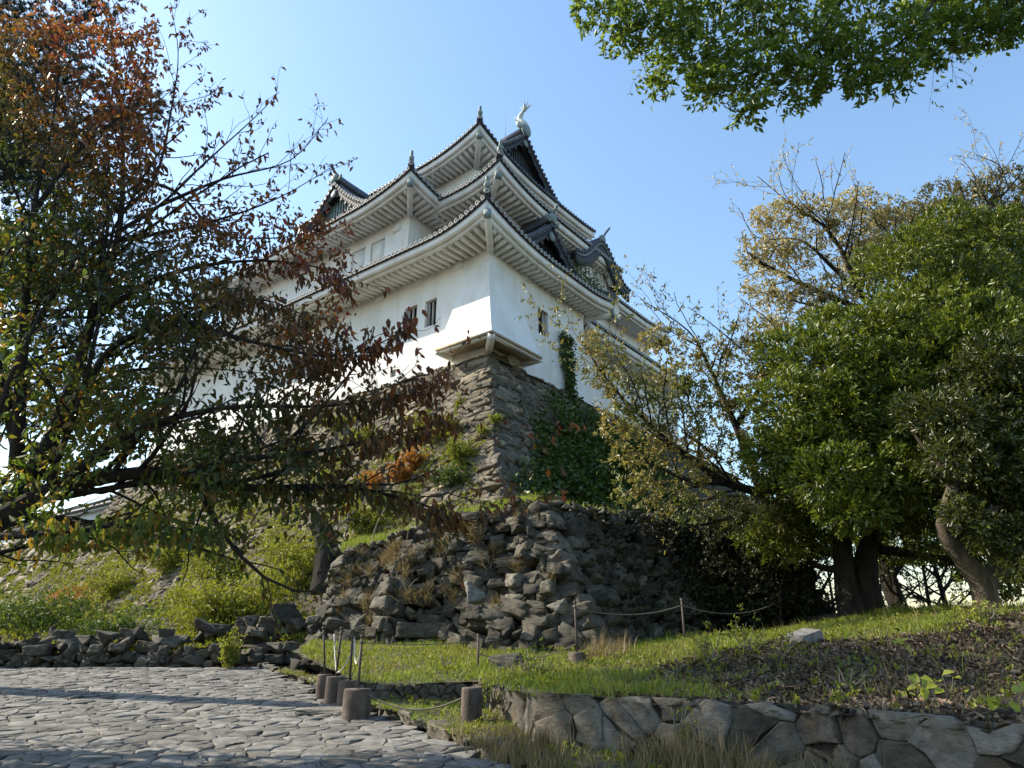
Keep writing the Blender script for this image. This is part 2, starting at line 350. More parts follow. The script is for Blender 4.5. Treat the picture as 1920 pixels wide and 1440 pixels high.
def twig_leaves(mb, tw, per_m, L, W, hang=.6, rg=rng, jit=.02, keep=1.0, droop=.2):
    P = []; D = []; 
    for t in tw:
        if rg.random() > keep or len(t) < 2: continue
        seg = np.diff(t, axis=0); le = np.linalg.norm(seg, axis=1).sum(); n = max(1, int(le*per_m*rg.uniform(.6, 1.3)))
        f = rg.uniform(.05, 1, n)*(len(t)-1); i = np.minimum(f.astype(int), len(t)-2); 
        P.append(t[i]+seg[i]*(f-i)[:, None]); D.append(nrmv(seg[i]))
    P = np.concatenate(P); D = np.concatenate(D); n = len(P)
    d = nrmv(.5*D+.8*rdir(n, rg)+np.array([0, 0, -hang]))
    s = rg.uniform(.6, 1.2, n)
    leaves(mb, P+jit*rg.normal(size=(n, 3)), d, nrmv(rdir(n, rg)+np.array([0, 0, .5])), L*s, W*s, droop=droop)

# ------------------------------------------------------------------ rocks
def make_rock(rg, npt=12, sub=2, amp=.16, fr=1.6):
    """an angular block broken out of layered schist"""
    bm = bmesh.new()
    p = rg.uniform(-1, 1, (npt, 3)); p = np.sign(p)*np.abs(p)**.42
    p /= np.maximum(1, (np.abs(p)**4).sum(1)**.25)[:, None]*.97
    for q in p: bm.verts.new(q)
    r = bmesh.ops.convex_hull(bm, input=bm.verts)
    bmesh.ops.delete(bm, geom=[g for g in r['geom_interior'] if isinstance(g, bmesh.types.BMVert)], context='VERTS')
    for _ in range(sub): bmesh.ops.subdivide_edges(bm, edges=bm.edges[:], cuts=1, use_grid_fill=True)
    off = Vector(rg.uniform(-50, 50, 3)); ly = nrm(np.array([rg.normal()*.25, rg.normal()*.25, 1.])); ly = Vector(ly); ph = rg.uniform(0, 6)
    bm.normal_update(); mv = []
    for v in bm.verts:
        c = v.co; t = c.dot(ly)
        q = Vector((c.x*fr, c.y*fr, c.z*fr*2.6))+off
        n1 = mnoise.ridged_multi_fractal(q, 1.0, 2.1, 4, 1.0, 2.0)*.5-.6
        n2 = mnoise.noise(Vector((c.x*.8, c.y*.8, t*5.5))+off)          # layers
        step = (abs(((t*3.1+ph+n2*.7) % 1)-.5)*2)**.5
        mv.append(c+v.normal*(amp*.42*n1+amp*.55*(step-.6)))
    for v, c in zip(bm.verts, mv): v.co = c
    bmesh.ops.triangulate(bm, faces=bm.faces[:])
    bm.verts.index_update()
    V = np.array([v.co[:] for v in bm.verts]); F = np.array([[v.index for v in f.verts] for f in bm.faces]); bm.free()
    return V, F
rk = np.random.default_rng(3)
ROCKS = [make_rock(rk, int(rk.integers(9, 14)), 1, .13) for _ in range(30)]
BIG_ROCKS = [make_rock(rk, int(rk.integers(9, 15)), 3, .22) for _ in range(22)]
def make_block(rg, amp=.07, sub=3):
    """a roughly squared, chipped block with layered sides"""
    bm = bmesh.new(); bmesh.ops.create_cube(bm, size=2)
    for v in bm.verts: v.co = Vector([c*rg.uniform(.80, 1.08) for c in v.co])
    bmesh.ops.bevel(bm, geom=bm.edges[:], offset=rg.uniform(.05, .16), segments=1, affect='EDGES')
    bmesh.ops.triangulate(bm, faces=bm.faces[:])
    for _ in range(sub): bmesh.ops.subdivide_edges(bm, edges=[e for e in bm.edges if e.calc_length() > .28], cuts=1)
    bmesh.ops.triangulate(bm, faces=bm.faces[:])
    off = Vector(rg.uniform(-50, 50, 3)); ph = rg.uniform(0, 6); bm.normal_update(); mv = []
    for v in bm.verts:
        c = v.co; q = Vector((c.x*1.1, c.y*1.6, c.z*1.8))+off
        n1 = mnoise.noise(q)+.5*mnoise.noise(q*2.3); n2 = mnoise.noise(Vector((c.x*.7, c.y*.7, c.z*4))+off)
        st = abs(((c.z*1.9+ph+n2*.5) % 1)-.5)*2
        mv.append(c+v.normal*(amp*1.5*n1-amp*1.1*(1-st)**3))
    for v, c in zip(bm.verts, mv): v.co = c
    bm.verts.index_update()
    V = np.array([v.co[:] for v in bm.verts]); F = np.array([[v.index for v in f.verts] for f in bm.faces]); bm.free()
    return V, F
BLOCKS = [make_block(rk, rk.uniform(.07, .15)) for _ in range(26)]
MIXED = BLOCKS[:16]+BIG_ROCKS
def rotm(ax, an):
    return np.array(Matrix.Rotation(an, 3, Vector(ax)))
def put_rock(mb, c, X, Y, Z, sx, sy, sz, rg, tilt=.12, lib=None):
    V, F = (lib or ROCKS)[int(rg.integers(len(lib or ROCKS)))]
    sg = rg.choice([-1, 1], 3); 
    V = V*sg*np.array([sx, sy, sz])
    if np.prod(sg) < 0: F = F[:, ::-1]
    R = np.stack([X, Y, Z], 1) @ rotm(nrm(rg.normal(size=3)), rg.normal()*tilt)
    mb.add(V @ R.T + c, F)
def stone_face(mb, Pf, Wd, Ht, hmin, hmax, amin, amax, rg, depth=.3, tilt=.12, slope=0., lib=None, skip=None, out=0.0, big=None):
    """courses of separate rough stones over the patch Pf(s, t) (s metres along, t metres up the face)"""
    t = -hmin*.3
    while t < Ht:
        h = rg.uniform(hmin, hmax)*(1 if big is None else big(t/Ht)); s = -rg.uniform(0, .5)
        while s < Wd:
            a = h*rg.uniform(amin, amax)
            ss, tt = s+a/2, t+h/2+slope*(s-Wd/2)*0+rg.normal()*h*.14
            if 0 <= ss <= Wd and (skip is None or not skip(ss, tt)):
                p = Pf(ss, tt); X = nrm(Pf(ss+.1, tt)-Pf(ss-.1, tt)); Zv = nrm(Pf(ss, tt+.1)-Pf(ss, tt-.1)); Y = nrm(np.cross(Zv, X)); Z = np.cross(X, Y)
                if slope: 
                    R = rotm(Y, slope*rg.uniform(.4, 1.4)); X = R@X; Z = R@Z
                put_rock(mb, p+Y*(rg.normal()*.06*depth/.3+out), X, Y, Z, a*.56, depth*rg.uniform(.7, 1.2), h*.60, rg, tilt, lib)
            s += a*rg.uniform(.88, 1.0)
        t += h*.93

def voronoi(P):
    """cells of the Voronoi diagram of the 2-D points P (the outermost ones are dropped)"""
    r = delaunay_2d_cdt([Vector(p) for p in P], [], [], 0, 1e-6)
    vs = np.array([v[:] for v in r[0]]); tri = np.array(r[2])
    a, b, c = vs[tri[:, 0]], vs[tri[:, 1]], vs[tri[:, 2]]
    d = 2*(a[:, 0]*(b[:, 1]-c[:, 1])+b[:, 0]*(c[:, 1]-a[:, 1])+c[:, 0]*(a[:, 1]-b[:, 1])); d[np.abs(d) < 1e-9] = 1e-9
    qa, qb, qc = (a**2).sum(1), (b**2).sum(1), (c**2).sum(1)
    cc = np.stack([(qa*(b[:, 1]-c[:, 1])+qb*(c[:, 1]-a[:, 1])+qc*(a[:, 1]-b[:, 1]))/d, (qa*(c[:, 0]-b[:, 0])+qb*(a[:, 0]-c[:, 0])+qc*(b[:, 0]-a[:, 0]))/d], 1)
    inc = [[] for _ in vs]
    for i, t in enumerate(tri):
        for v in t: inc[v].append(i)
    cells = []
    for v, ts in enumerate(inc):
        if len(ts) < 3: continue
        q = cc[ts]
        if np.abs(q-vs[v]).max() > 3: continue
        an = np.arctan2(q[:, 1]-vs[v, 1], q[:, 0]-vs[v, 0]); cells.append((vs[v], q[np.argsort(an)]))
    return cells
def cell_stone(mb, c, q, to3, gap, hgt, rg, rnd=.03, tilt=.05, low=-.05, facet=.006):
    """one fitted stone: chipped, slightly tilted block over the polygon q; to3(xy, h) maps to space"""
    m = len(q)
    if m < 3: return
    e = np.linalg.norm(np.roll(q, -1, 0)-q, axis=1)
    # break long sides so that edges are not ruler straight
    q2 = []
    for k in range(m):
        q2.append(q[k])
        if e[k] > .13:
            a, b = q[k], q[(k+1) % m]; d = (b-a)/e[k]; nn = np.array([-d[1], d[0]]); q2.append(a+(b-a)*rg.uniform(.3, .7)+nn*rg.normal()*min(.04, e[k]*.10))
    q = np.array(q2); m = len(q)
    def ring(k, h, tl, f=0.):
        d = c-q; l = np.linalg.norm(d, axis=1, keepdims=True); p = q+d/np.maximum(l, 1e-6)*np.minimum(k, l*.8)
        return to3(p, h+((p-c)@tl)+f*rg.normal(size=m))
    tl = rg.normal(size=2)*tilt; z = np.zeros(2)
    V = np.concatenate([ring(gap, low, z), ring(gap*1.15, hgt-rnd, tl, facet*.4), ring(gap+rnd*.6+.004, hgt-rnd*.3, tl, facet*.6), ring(gap+rnd*1.8+.01, hgt, tl, facet), to3(c[None]+rg.normal(size=(1, 2))*.02, np.array([hgt+facet*abs(rg.normal())]))])
    i = np.arange(m); j = (i+1) % m
    F = [np.stack([i+k*m, j+k*m, j+(k+1)*m, i+(k+1)*m], 1) for k in range(3)]
    b = mb.n; mb.add(V, np.concatenate(F)); mb.F.append(np.stack([i+3*m, j+3*m, np.full(m, 4*m)], 1)+b)
def fitted_face(mb, Pf, W, H, row, asp, rg, clampf=None, shear=0., hlo=.02, hhi=.09, facet=.02, tilt=.12, gap=.012, skip=None, rowf=None):
    """a planar face of fitted, layered stones; Pf(s, t) -> space, layers tilted by shear"""
    pts = []; y = -row*3-abs(shear)*W
    while y < H+row*3+abs(shear)*W:
        r = row if rowf is None else row*rowf(np.clip(y/H, 0, 1)); x = -r*asp*3+rg.uniform(0, r*asp)
        while x < W+r*asp*3:
            st = r*asp*rg.choice([.5, .8, 1., 1.4, 2.0]); pts.append(((x+st/2)/asp, y+rg.normal()*r*.20)); x += st
        y += r*rg.uniform(.8, 1.2)
    pc = np.array([.5*W, .5*H]); P0 = Pf(*pc); 
    for c, q in voronoi(pts):
        f = lambda u: np.stack([u[..., 0]*asp, u[..., 1]+shear*(u[..., 0]*asp-W/2)], -1)
        c2, q2 = f(c), f(q)
        if not (-.1 < c2[0] < W+.1 and -.1 < c2[1] < H+.05) or (skip and skip(*c2)): continue
        if clampf is not None:
            q2 = clampf(q2)
            if np.ptp(q2[:, 0]) < .05: continue
            c2 = q2.mean(0)
        q2[:, 1] = np.minimum(q2[:, 1], H+.03)
        if np.ptp(q2[:, 1]) < .03: continue
        X = nrm(Pf(c2[0]+.1, c2[1])-Pf(c2[0]-.1, c2[1])); Zv = nrm(Pf(c2[0], c2[1]+.1)-Pf(c2[0], c2[1]-.1)); Y = nrm(np.cross(Zv, X))
        def to3(p, h): return np.array([Pf(a, b) for a, b in p])+Y[None]*np.broadcast_to(h, (len(p),))[:, None]
        cell_stone(mb, c2, q2, to3, gap*rg.uniform(.4, 1.8), rg.uniform(hlo, hhi), rg, rnd=.012, tilt=tilt, low=-.12, facet=facet)
# ------------------------------------------------------------------ the castle
AZ = radians(37.5)
OX = at(915, 665, 24.0); OX[2] = 0
castle = thing('castle_keep', 'white plastered castle keep with dark tiled roofs on a tall stone base', 'castle', OX, pi/2-AZ)
VA = np.array([sin(AZ), cos(AZ), 0]); VB = np.array([-cos(AZ), sin(AZ), 0])
def cw(a, b, z): return OX + VA*a + VB*b + np.array([0, 0, z])     # castle frame -> world

class Side:
    """one side of a tiled roof: outer edge P0->P1, inward normal n, run R; q0/q1 = hip slopes (metres along per metre in)"""
    def __init__(s, P0, P1, n, R, z0, q0=0, q1=0, k=1., l0=0, l1=0, c0=4.2, c1=4.2, ov=1.5, rise=(.42, .03)):
        s.P0 = np.array(P0, float); s.P1 = np.array(P1, float); s.L = np.linalg.norm(s.P1-s.P0); s.e = (s.P1-s.P0)/s.L
        s.n = np.array(n, float); s.R = R; s.z0 = z0; s.q0 = q0; s.q1 = q1; s.k = k; s.l0 = l0; s.l1 = l1; s.c0 = c0; s.c1 = c1; s.ov = ov; s.rs = rise
    def lift(s, x): return s.l0*max(0, 1-x/s.c0)**2.1+s.l1*max(0, 1-(s.L-x)/s.c1)**2.1
    def rise(s, d): d = d*s.k; return s.rs[0]*d+s.rs[1]*d*d
    def top(s, x, d, dz=0.):
        p = s.P0+s.e*x+s.n*d
        return np.array([p[0], p[1], s.z0+s.rise(d)+s.lift(x)*max(0, 1-d/max(s.R, 2.5))+dz])
    def low(s, x, d, dz=0.):
        p = s.P0+s.e*x+s.n*d
        return np.array([p[0], p[1], s.z0+.08*d+s.lift(x)*max(0, 1-d/(s.ov+.15))+dz])
    def xs(s, n):
        return np.linspace(0, 1, n)
    def dmax(s, x):
        d = s.R
        if s.q0 > 0: d = min(d, x/s.q0)
        if s.q1 > 0: d = min(d, (s.L-x)/s.q1)
        return d

def tile_disc(mbt, mbr, c, ax, r=.088):
    """round end of a cover tile with its pale ring"""
    mbt.lathe([(r, -.05), (r, .012), (.0, .012)], c, 12, ax)
    mbr.lathe([(r+.004, .006), (r+.004, .026), (r*.70, .026), (r*.70, .008)], c, 12, ax)
    mbr.lathe([(r*.22, .013), (.0, .02)], c, 8, ax)

def roof_side(S, T, Rg, Fa, So, hip0=False, hip1=False, pitch=.27, rp=.33, ring=True):
    n = max(8, int(S.L/.5))
    # tile bed, its thick edge and the cover-tile ribs
    nx = n+1; nd = 7; g = np.zeros((nx, nd, 3))
    for i, f in enumerate(np.linspace(0, 1, nx)):
        for j, h in enumerate(np.linspace(0, 1, nd)):
            d = S.R*h; x0 = S.q0*d; x1 = S.L-S.q1*d
            g[i, j] = S.top(x0+(x1-x0)*f, d)
    T.grid(g)
    def sec(f, d0, d1, z0, z1, fn):
        x = lambda d: S.q0*d+(S.L-(S.q0+S.q1)*d)*f
        return [fn(x(d0), d0, z0), fn(x(d1), d1, z0), fn(x(d1), d1, z1), fn(x(d0), d0, z1)]
    ff = np.linspace(0, 1, 2*n+1)
    T.strip_box([sec(f, 0, .25, -.07, .03, S.top) for f in ff])
    Fa.strip_box([sec(f, .07, .20, -.42, -.075, S.low) for f in ff])
    Fa.strip_box([sec(f, .20, .31, -.57, -.30, S.low) for f in ff])
    # soffit
    g = np.zeros((nx, 4, 3))
    for i, f in enumerate(np.linspace(0, 1, nx)):
        for j, d in enumerate((.2, .6, 1.0, S.ov+.05)):
            if d > S.ov: d = S.ov+.05
            x0 = S.q0*d; x1 = S.L-S.q1*d; g[i, j] = S.low(x0+(x1-x0)*f, d, -.47)
    So.grid(g)
    # ribs
    k = int(S.L/pitch); off = (S.L-(k-1)*pitch)/2
    for i in range(k):
        x = off+i*pitch; dm = S.dmax(x)
        if dm < .12: continue
        m = 2+int(dm/.7); dd = np.linspace(-.03, dm, m+1)
        an = np.linspace(0, pi, 6)
        ring_ = np.array([[S.top(x+.082*cos(t), d, .02+.082*sin(t)) for t in an] for d in dd])
        T.grid(ring_)
        c = S.top(x, -.03, .035)
        ax = np.array([-S.n[0], -S.n[1], -.12])
        if ring: tile_disc(T, Rg, c, ax)
        else: T.lathe([(.088, -.05), (.088, .012), (.06, .022), (0, .016)], c, 10, ax)
        if i < k-1:     # pendant of the pan tile between two cover tiles
            xm = x+pitch/2
            a = S.top(xm-.075, -.02, .0); b = S.top(xm+.075, -.02, .0); lo = S.top(xm, -.02, -.085)
            q = np.array([-S.n[0]*.03, -S.n[1]*.03, 0])
            T.add([a, b, lo+[0, 0, 0], a+q, b+q, lo+q], [(0, 1, 2), (5, 4, 3), (0, 3, 4, 1), (1, 4, 5, 2), (2, 5, 3, 0)])
    # rafters
    k = int(S.L/rp); off = (S.L-(k-1)*rp)/2
    for i in range(k):
        x = off+i*rp; d1 = S.ov+.02
        if S.q0 > 0: d1 = min(d1, x/S.q0-.12)
        if S.q1 > 0: d1 = min(d1, (S.L-x)/S.q1-.12)
        if d1 < .42: continue
        p = S.low(x, .33, -.555); q = S.low(x, d1, -.555)
        So.beam(p, q, .14, .20)
        e = nrm(p-q); So.beam(p+e*.002, p+e*.05, .11, .12)

def hip(S, T, Rg, Hp, Cp, P3, end=1, orn=True):
    """hip ridge over the corner at x = 0 (end 0) or x = L of side S, hip rafter below, ornament on top"""
    dd = np.linspace(-.05, S.R, 9); X = (lambda d: S.q0*d) if end == 0 else (lambda d: S.L-S.q1*d)
    pts = np.array([S.top(X(d), d, .08) for d in dd])
    ax = nrm(pts[-1]-pts[0]); sd = nrm(np.cross(ax, (0, 0, 1)))
    secs = [[p-sd*.15, p+sd*.15, p+sd*.10+np.array([0, 0, .24]), p-sd*.10+np.array([0, 0, .24])] for p in pts]
    T.strip_box(secs)
    T.tube(pts+np.array([0, 0, .27]), .085, 8)
    o = pts[0]; out = -ax.copy(); out[2] = 0; out = nrm(out)
    tile_disc(T, Rg, o+out*.07+np.array([0, 0, .02]), out, .10)
    if orn:
        Cp.tube(bez([o+np.array([0, 0, .12])-out*.18, o+np.array([0, 0, .36])-out*.10, o+out*.06+np.array([0, 0, .70])], 8), [.095, .07], 8)
        Cp.lathe([(.0, .0), (.13, .0), (.13, .05), (.07, .07), (0, .07)], o+np.array([0, 0, .30])+out*.04, 10, out)
        Cp.box(o+np.array([0, 0, .26])-out*.08, (.10, .10, .16), np.stack([out, np.cross((0, 0, 1), out), (0, 0, 1)], 1))
    p = S.low(X(.20), .20, -.60); q = S.low(X(S.ov+.05), S.ov+.05, -.66)
    Hp.beam(p, q, .27, .34)
    e = nrm(p-q); P3.beam(p+e*.003, p+e*.16, .285, .355)

def roof(name, sides, hips, lab=None, ring=True, rp=.33):
    T = MB(); sub = []
    for s in sides:
        Rg = MB(); Fa = MB(); So = MB(); roof_side(s, T, Rg, Fa, So, ring=ring, rp=rp)
        if Rg.n: sub.append(('tile_end_row', Rg, M['tile_ring']))
        sub += [('eave_board', Fa, M['eave_plaster']), ('soffit', So, M['eave_plaster'])]
    for s, e, orn in hips:
        Hp = MB(); Cp = MB(); P3 = MB(); Rg = MB(); hip(s, T, Rg, Hp, Cp, P3, e, orn)
        sub += [('hip_tile_end', Rg, M['tile_ring']), ('hip_rafter', Hp, M['eave_plaster']), ('rafter_cap', P3, M['copper'])]
        if orn: sub.append(('roof_ornament', Cp, M['copper']))
    r = T.build('roof', M['tile'], castle)
    if lab: r['label'] = lab
    for nm, mb, m_ in sub: mb.build(nm, m_, r)
    return r

# walls -------------------------------------------------------------
def wall_a(mb, a, b0, b1, z0, z1, holes=(), dep=.28):     # wall in the plane a = const, facing -a
    bs = sorted({b0, b1, *[h[0] for h in holes], *[h[1] for h in holes]}); zs = sorted({z0, z1, *[h[2] for h in holes], *[h[3] for h in holes]})
    for i in range(len(bs)-1):
        for j in range(len(zs)-1):
            bm, zm = (bs[i]+bs[i+1])/2, (zs[j]+zs[j+1])/2
            if any(h[0] < bm < h[1] and h[2] < zm < h[3] for h in holes): continue
            mb.add([(a, bs[i], zs[j]), (a, bs[i], zs[j+1]), (a, bs[i+1], zs[j+1]), (a, bs[i+1], zs[j])], [(0, 1, 2, 3)])
    for h in holes:
        c = [(h[0], h[2]), (h[1], h[2]), (h[1], h[3]), (h[0], h[3])]
        for k in range(4):
            p, q = c[k], c[(k+1) % 4]
            mb.add([(a, *p), (a, *q), (a+dep, *q), (a+dep, *p)], [(0, 1, 2, 3)])
def wall_b(mb, b, a0, a1, z0, z1, holes=(), dep=.28):     # wall in the plane b = const, facing -b
    t = MB(); wall_a(t, b, a0, a1, z0, z1, holes, dep)
    for V, F in zip(t.V, t.F): pass
    V = np.concatenate(t.V)[:, [1, 0, 2]]
    for F in t.F: mb.add(np.zeros((0, 3)), F[:, ::-1]-0)
    mb.V.append(V); mb.n += len(V)
def window(ab, pl, h, bars=3, dep=.26, lattice=False):
    """dark opening h = (lo, hi, z0, z1) in the plane ab = pl with upright bars"""
    f = (lambda p, u, z: (p, u, z)) if ab == 'a' else (lambda p, u, z: (u, p, z))
    mb = MB(); mb.box2(np.minimum(f(pl+dep-.02, h[0]-.05, h[2]-.05), f(pl+dep+.04, h[1]+.05, h[3]+.05)), np.maximum(f(pl+dep-.02, h[0]-.05, h[2]-.05), f(pl+dep+.04, h[1]+.05, h[3]+.05)))
    wdw = mb.build('window', M['black'], castle)
    br = MB(); k = bars
    for i in range(k):
        u = h[0]+(h[1]-h[0])*(i+.5)/k; bw = .038 if not lattice else .022
        br.box2(f(pl+.13, u-bw, h[2]), f(pl+.20, u+bw, h[3]))
    if lattice:
        for i in range(k):
            z = h[2]+(h[3]-h[2])*(i+.5)/k; br.box2(f(pl+.08, h[0], z-.022), f(pl+.17, h[1], z+.022))
    br.build('window_bars', M['old_wood'], wdw)
    return wdw

zS = 11.5
w1 = MB()
hA = [(3.93, 4.68, 13.95, 15.17), (2.80, 3.46, 13.92, 15.14), (5.0, 5.36, 12.14, 12.48), (11.0, 11.7, 13.9, 15.1), (12.1, 12.8, 13.9, 15.1)]
wall_a(w1, 0, 0, 26, zS, 16.62, hA)
hB = [(3.30, 4.06, 13.95, 15.15)]
wall_b(w1, 0, 0, 7.0, zS, 16.62, hB)
w1.add([(7, 0, 10.5), (7, 0, 16.6), (7, 2, 16.6), (7, 2, 10.5)], [(0, 3, 2, 1)])
wl = w1.build('wall', M['plaster'], castle)
for h in (hA[0], hA[1], hA[3], hA[4]): window('a', 0, h, 3)
window('a', 0, hA[2], 3, lattice=True)
window('b', 0, hB[0], 2)
# plaster blocks below the eaves
for b in (1.63, 4.0, 6.35, 8.9, 11.5, 14):
    cb = MB(); cb.box2((-.07, b-.26, 16.02), (.05, b+.26, 16.48)); cb.build('corbel_block', M['plaster'], castle)
for a in (2.45, 4.9, 6.75):
    cb = MB(); cb.box2((a-.22, -.07, 16.02), (a+.22, .05, 16.48)); cb.build('corbel_block', M['plaster'], castle)

# flared stone drop at the corner -------------------------------------
def stone_drop(a1, b1, zt, zb, out, name='stone_drop'):
    f = MB(); zz = np.linspace(0, 1, 12)
    off = out*(1-zz)**1.55                                # bulge: 0 at the top, out at the bottom
    z = zb+(zt-zb)*zz
    # left sheet (facing -a) from b = -off to b1, right sheet (facing -b) from a = -off to a1; both with returns to the wall
    nb = 7
    g = np.zeros((12, nb, 3)); g2 = np.zeros((12, nb, 3))
    for i in range(12):
        for j, t in enumerate(np.linspace(0, 1, nb)):
            sh = .55*zz[i]**2
            g[i, j] = (-off[i]-.004, -off[i]-.004+(b1-sh+off[i])*t, z[i]); g2[i, j] = (-off[i]-.004+(a1-sh+off[i])*t, -off[i]-.004, z[i])
    f.grid(g[:, ::-1]); f.grid(g2)
    r = np.stack([g[:, -1], g[:, -1]*[0, 1, 1]+[.02, 0, 0]], 1); f.grid(r[:, ::-1])
    r = np.stack([g2[:, -1], g2[:, -1]*[1, 0, 1]+[0, .02, 0]], 1); f.grid(r)
    p = f.build(name, M['plaster'], castle)
    rim = MB(); o = out+.07
    rim.box2((-o, -o, zb-.10), (-o+.12, b1+.06, zb-.002)); rim.box2((-o+.122, -o, zb-.10), (a1+.06, -o+.12, zb-.002))
    rim.build('sill_board', M['wood'], p)
    fr = MB(); zf = zb-.101; fw = .17                       # flat frame below, its panels set up into it
    def slab(a0, a1, b0, b1): fr.box2((a0, b0, zf-.07), (a1, b1, zf))
    slab(-out, -out+fw, -out+fw, b1); slab(-out, a1, -out, -out+fw)
    slab(-out+fw, 0, b1-fw, b1); slab(a1-fw, a1, -out+fw, 0)
    fr.build('underside_frame', M['eave_plaster'], p)
    un = MB(); un.box2((-out+fw-.02, -out+fw-.02, zb-.06), (0, b1-.02, zb-.03)); un.box2((0.002, -out+fw-.02, zb-.06), (a1-.02, 0, zb-.03))
    un.build('underside_boards', M['wood'], p)
    zi = zb-.12
    br = MB(); br.beam((-out*.99, -out*.99, zb-.19), (.05, .05, zb-.24), .26, .24); br.build('corner_bracket', M['eave_plaster'], p)
    b2 = MB(); b2.box2((-out-.02, b1-.05, zb-.20), (0, b1+.13, zb-.102)); b2.build('end_bracket', M['eave_plaster'], p)
    b3 = MB(); b3.box2((a1-.05, -out-.02, zb-.20), (a1+.13, 0, zb-.102)); b3.build('end_bracket', M['eave_plaster'], p)
    return p
stone_drop(2.13, 1.77, 15.75, 12.22, .90)

# roofs -----------------------------------------------------------------
ovA, ovB = 1.5, 1.1
zA = 16.86
RA = 3.9; RAr = 2.7
A1 = Side((-ovA, -ovB), (-ovA, 26), (1, 0), RA, zA, q0=RAr/RA, k=1., l0=.76, ov=1.5, c0=3.3)
A2 = Side((-ovA, -ovB), (8.2, -ovB), (0, 1), RAr, zA-.06, q0=RA/RAr, q1=.7, k=RA/RAr, l0=.82, l1=.30, ov=1.1, c0=4.9, c1=2.4)
A3 = Side((8.2, -ovB), (8.2, 2.5), (-1, 0), 1.9, zA-.06, q0=1/.7, k=1.35*RA/RAr*.75, l0=.30, c0=2.4, ov=1.1)
roof('roof', [A1, A2, A3], [(A1, 0, True), (A2, 1, False)], 'lowest roof over the corner with pale ringed tile ends')

zB = 21.0
w2 = MB(); wall_a(w2, .5, 5.3, 21, 17.2, 20.75, [(8.3, 9.3, 18.6, 19.9), (6.9, 7.9, 18.6, 19.9)], .1); wall_b(w2, 5.3, .5, 2.5, 17.2, 20.75)
w2.build('wall', M['plaster'], castle)
for b in (8.3, 6.9):
    sh = MB(); sh.box2((.56, b+.04, 18.64), (.62, b+.96, 19.86)); sh.build('shutter', M['plaster'], castle)
for b in (6.1, 10.4):
    cb = MB(); cb.box2((.44, b-.24, 19.85), (.55, b+.24, 20.35)); cb.build('corbel_block', M['plaster'], castle)
D1 = Side((-.9, 3.87), (-.9, 22), (1, 0), 4.7, zB, q0=1.4/4.7*1., k=1., l0=.66, ov=1.4)
D2 = Side((-.9, 3.87), (2.6, 3.87), (0, 1), 1.4, zB, q0=4.7/1.4*1., k=4.7/1.4, l0=.66, ov=1.35)
# keep the hip of this bay at 45 degrees
D1.R = 3.6; D1.q0 = 1.0; D2.R = 3.0; D2.q0 = 1.0; D2.k = 1.0
D2.dmax = lambda x: min(3.0, x)
roof('roof', [D1, D2], [(D1, 0, True)], 'middle roof of the left bay below the small gable')

w3 = MB(); wall_a(w3, 2.4, 1.6, 5.4, 17.5, 20.75); wall_b(w3, 1.6, 2.4, 12, 17.5, 20.75); w3.build('wall', M['plaster'], castle)
B1 = Side((1.0, .3), (1.0, 4.6), (1, 0), 2.8, zB+.05, q0=3.8/2.8, k=1.2, l0=.62, ov=1.4, c0=2.6)
B2 = Side((1.0, .3), (12.0, .3), (0, 1), 3.8, zB+.05-.12, q0=2.8/3.8, k=1.2*2.8/3.8, l0=.74, ov=1.3)
roof('roof', [B1, B2], [(B1, 0, True)], 'middle roof of the main tower')

zC = 25.2
w4 = MB(); wall_a(w4, 3.8, 4.1, 17, 21.5, 25.0); wall_b(w4, 4.1, 3.8, 12.4, 21.5, 25.0); w4.build('wall', M['plaster'], castle)
C1 = Side((2.5, 2.8), (2.5, 17.5), (1, 0), 5.55, zC, q0=1e-9, k=1., l0=.85, l1=.6, ov=1.3, rise=(.50, .052))
C2 = Side((2.5, 2.8), (13.6, 2.8), (0, 1), 1.7, zC-.1, q0=1.0, q1=1.0, k=1., l0=1.0, l1=.2, ov=1.3, c0=5.5, rise=(.50, .052))
# the long side is cut back to the hip for its first 1.7 m, full height beyond
_R = C1.R
class CutSide(Side): pass
C1a = Side((2.5, 2.8), (2.5, 17.5), (1, 0), 1.7, zC, q0=1.0, l0=.85, l1=.6, ov=1.3, rise=(.50, .052))
C1b = MB(); C1bR = MB()
rC = roof('roof', [C1a, C2], [(C1a, 0, True)], 'topmost roof with the ridge and dark gable', ring=False)

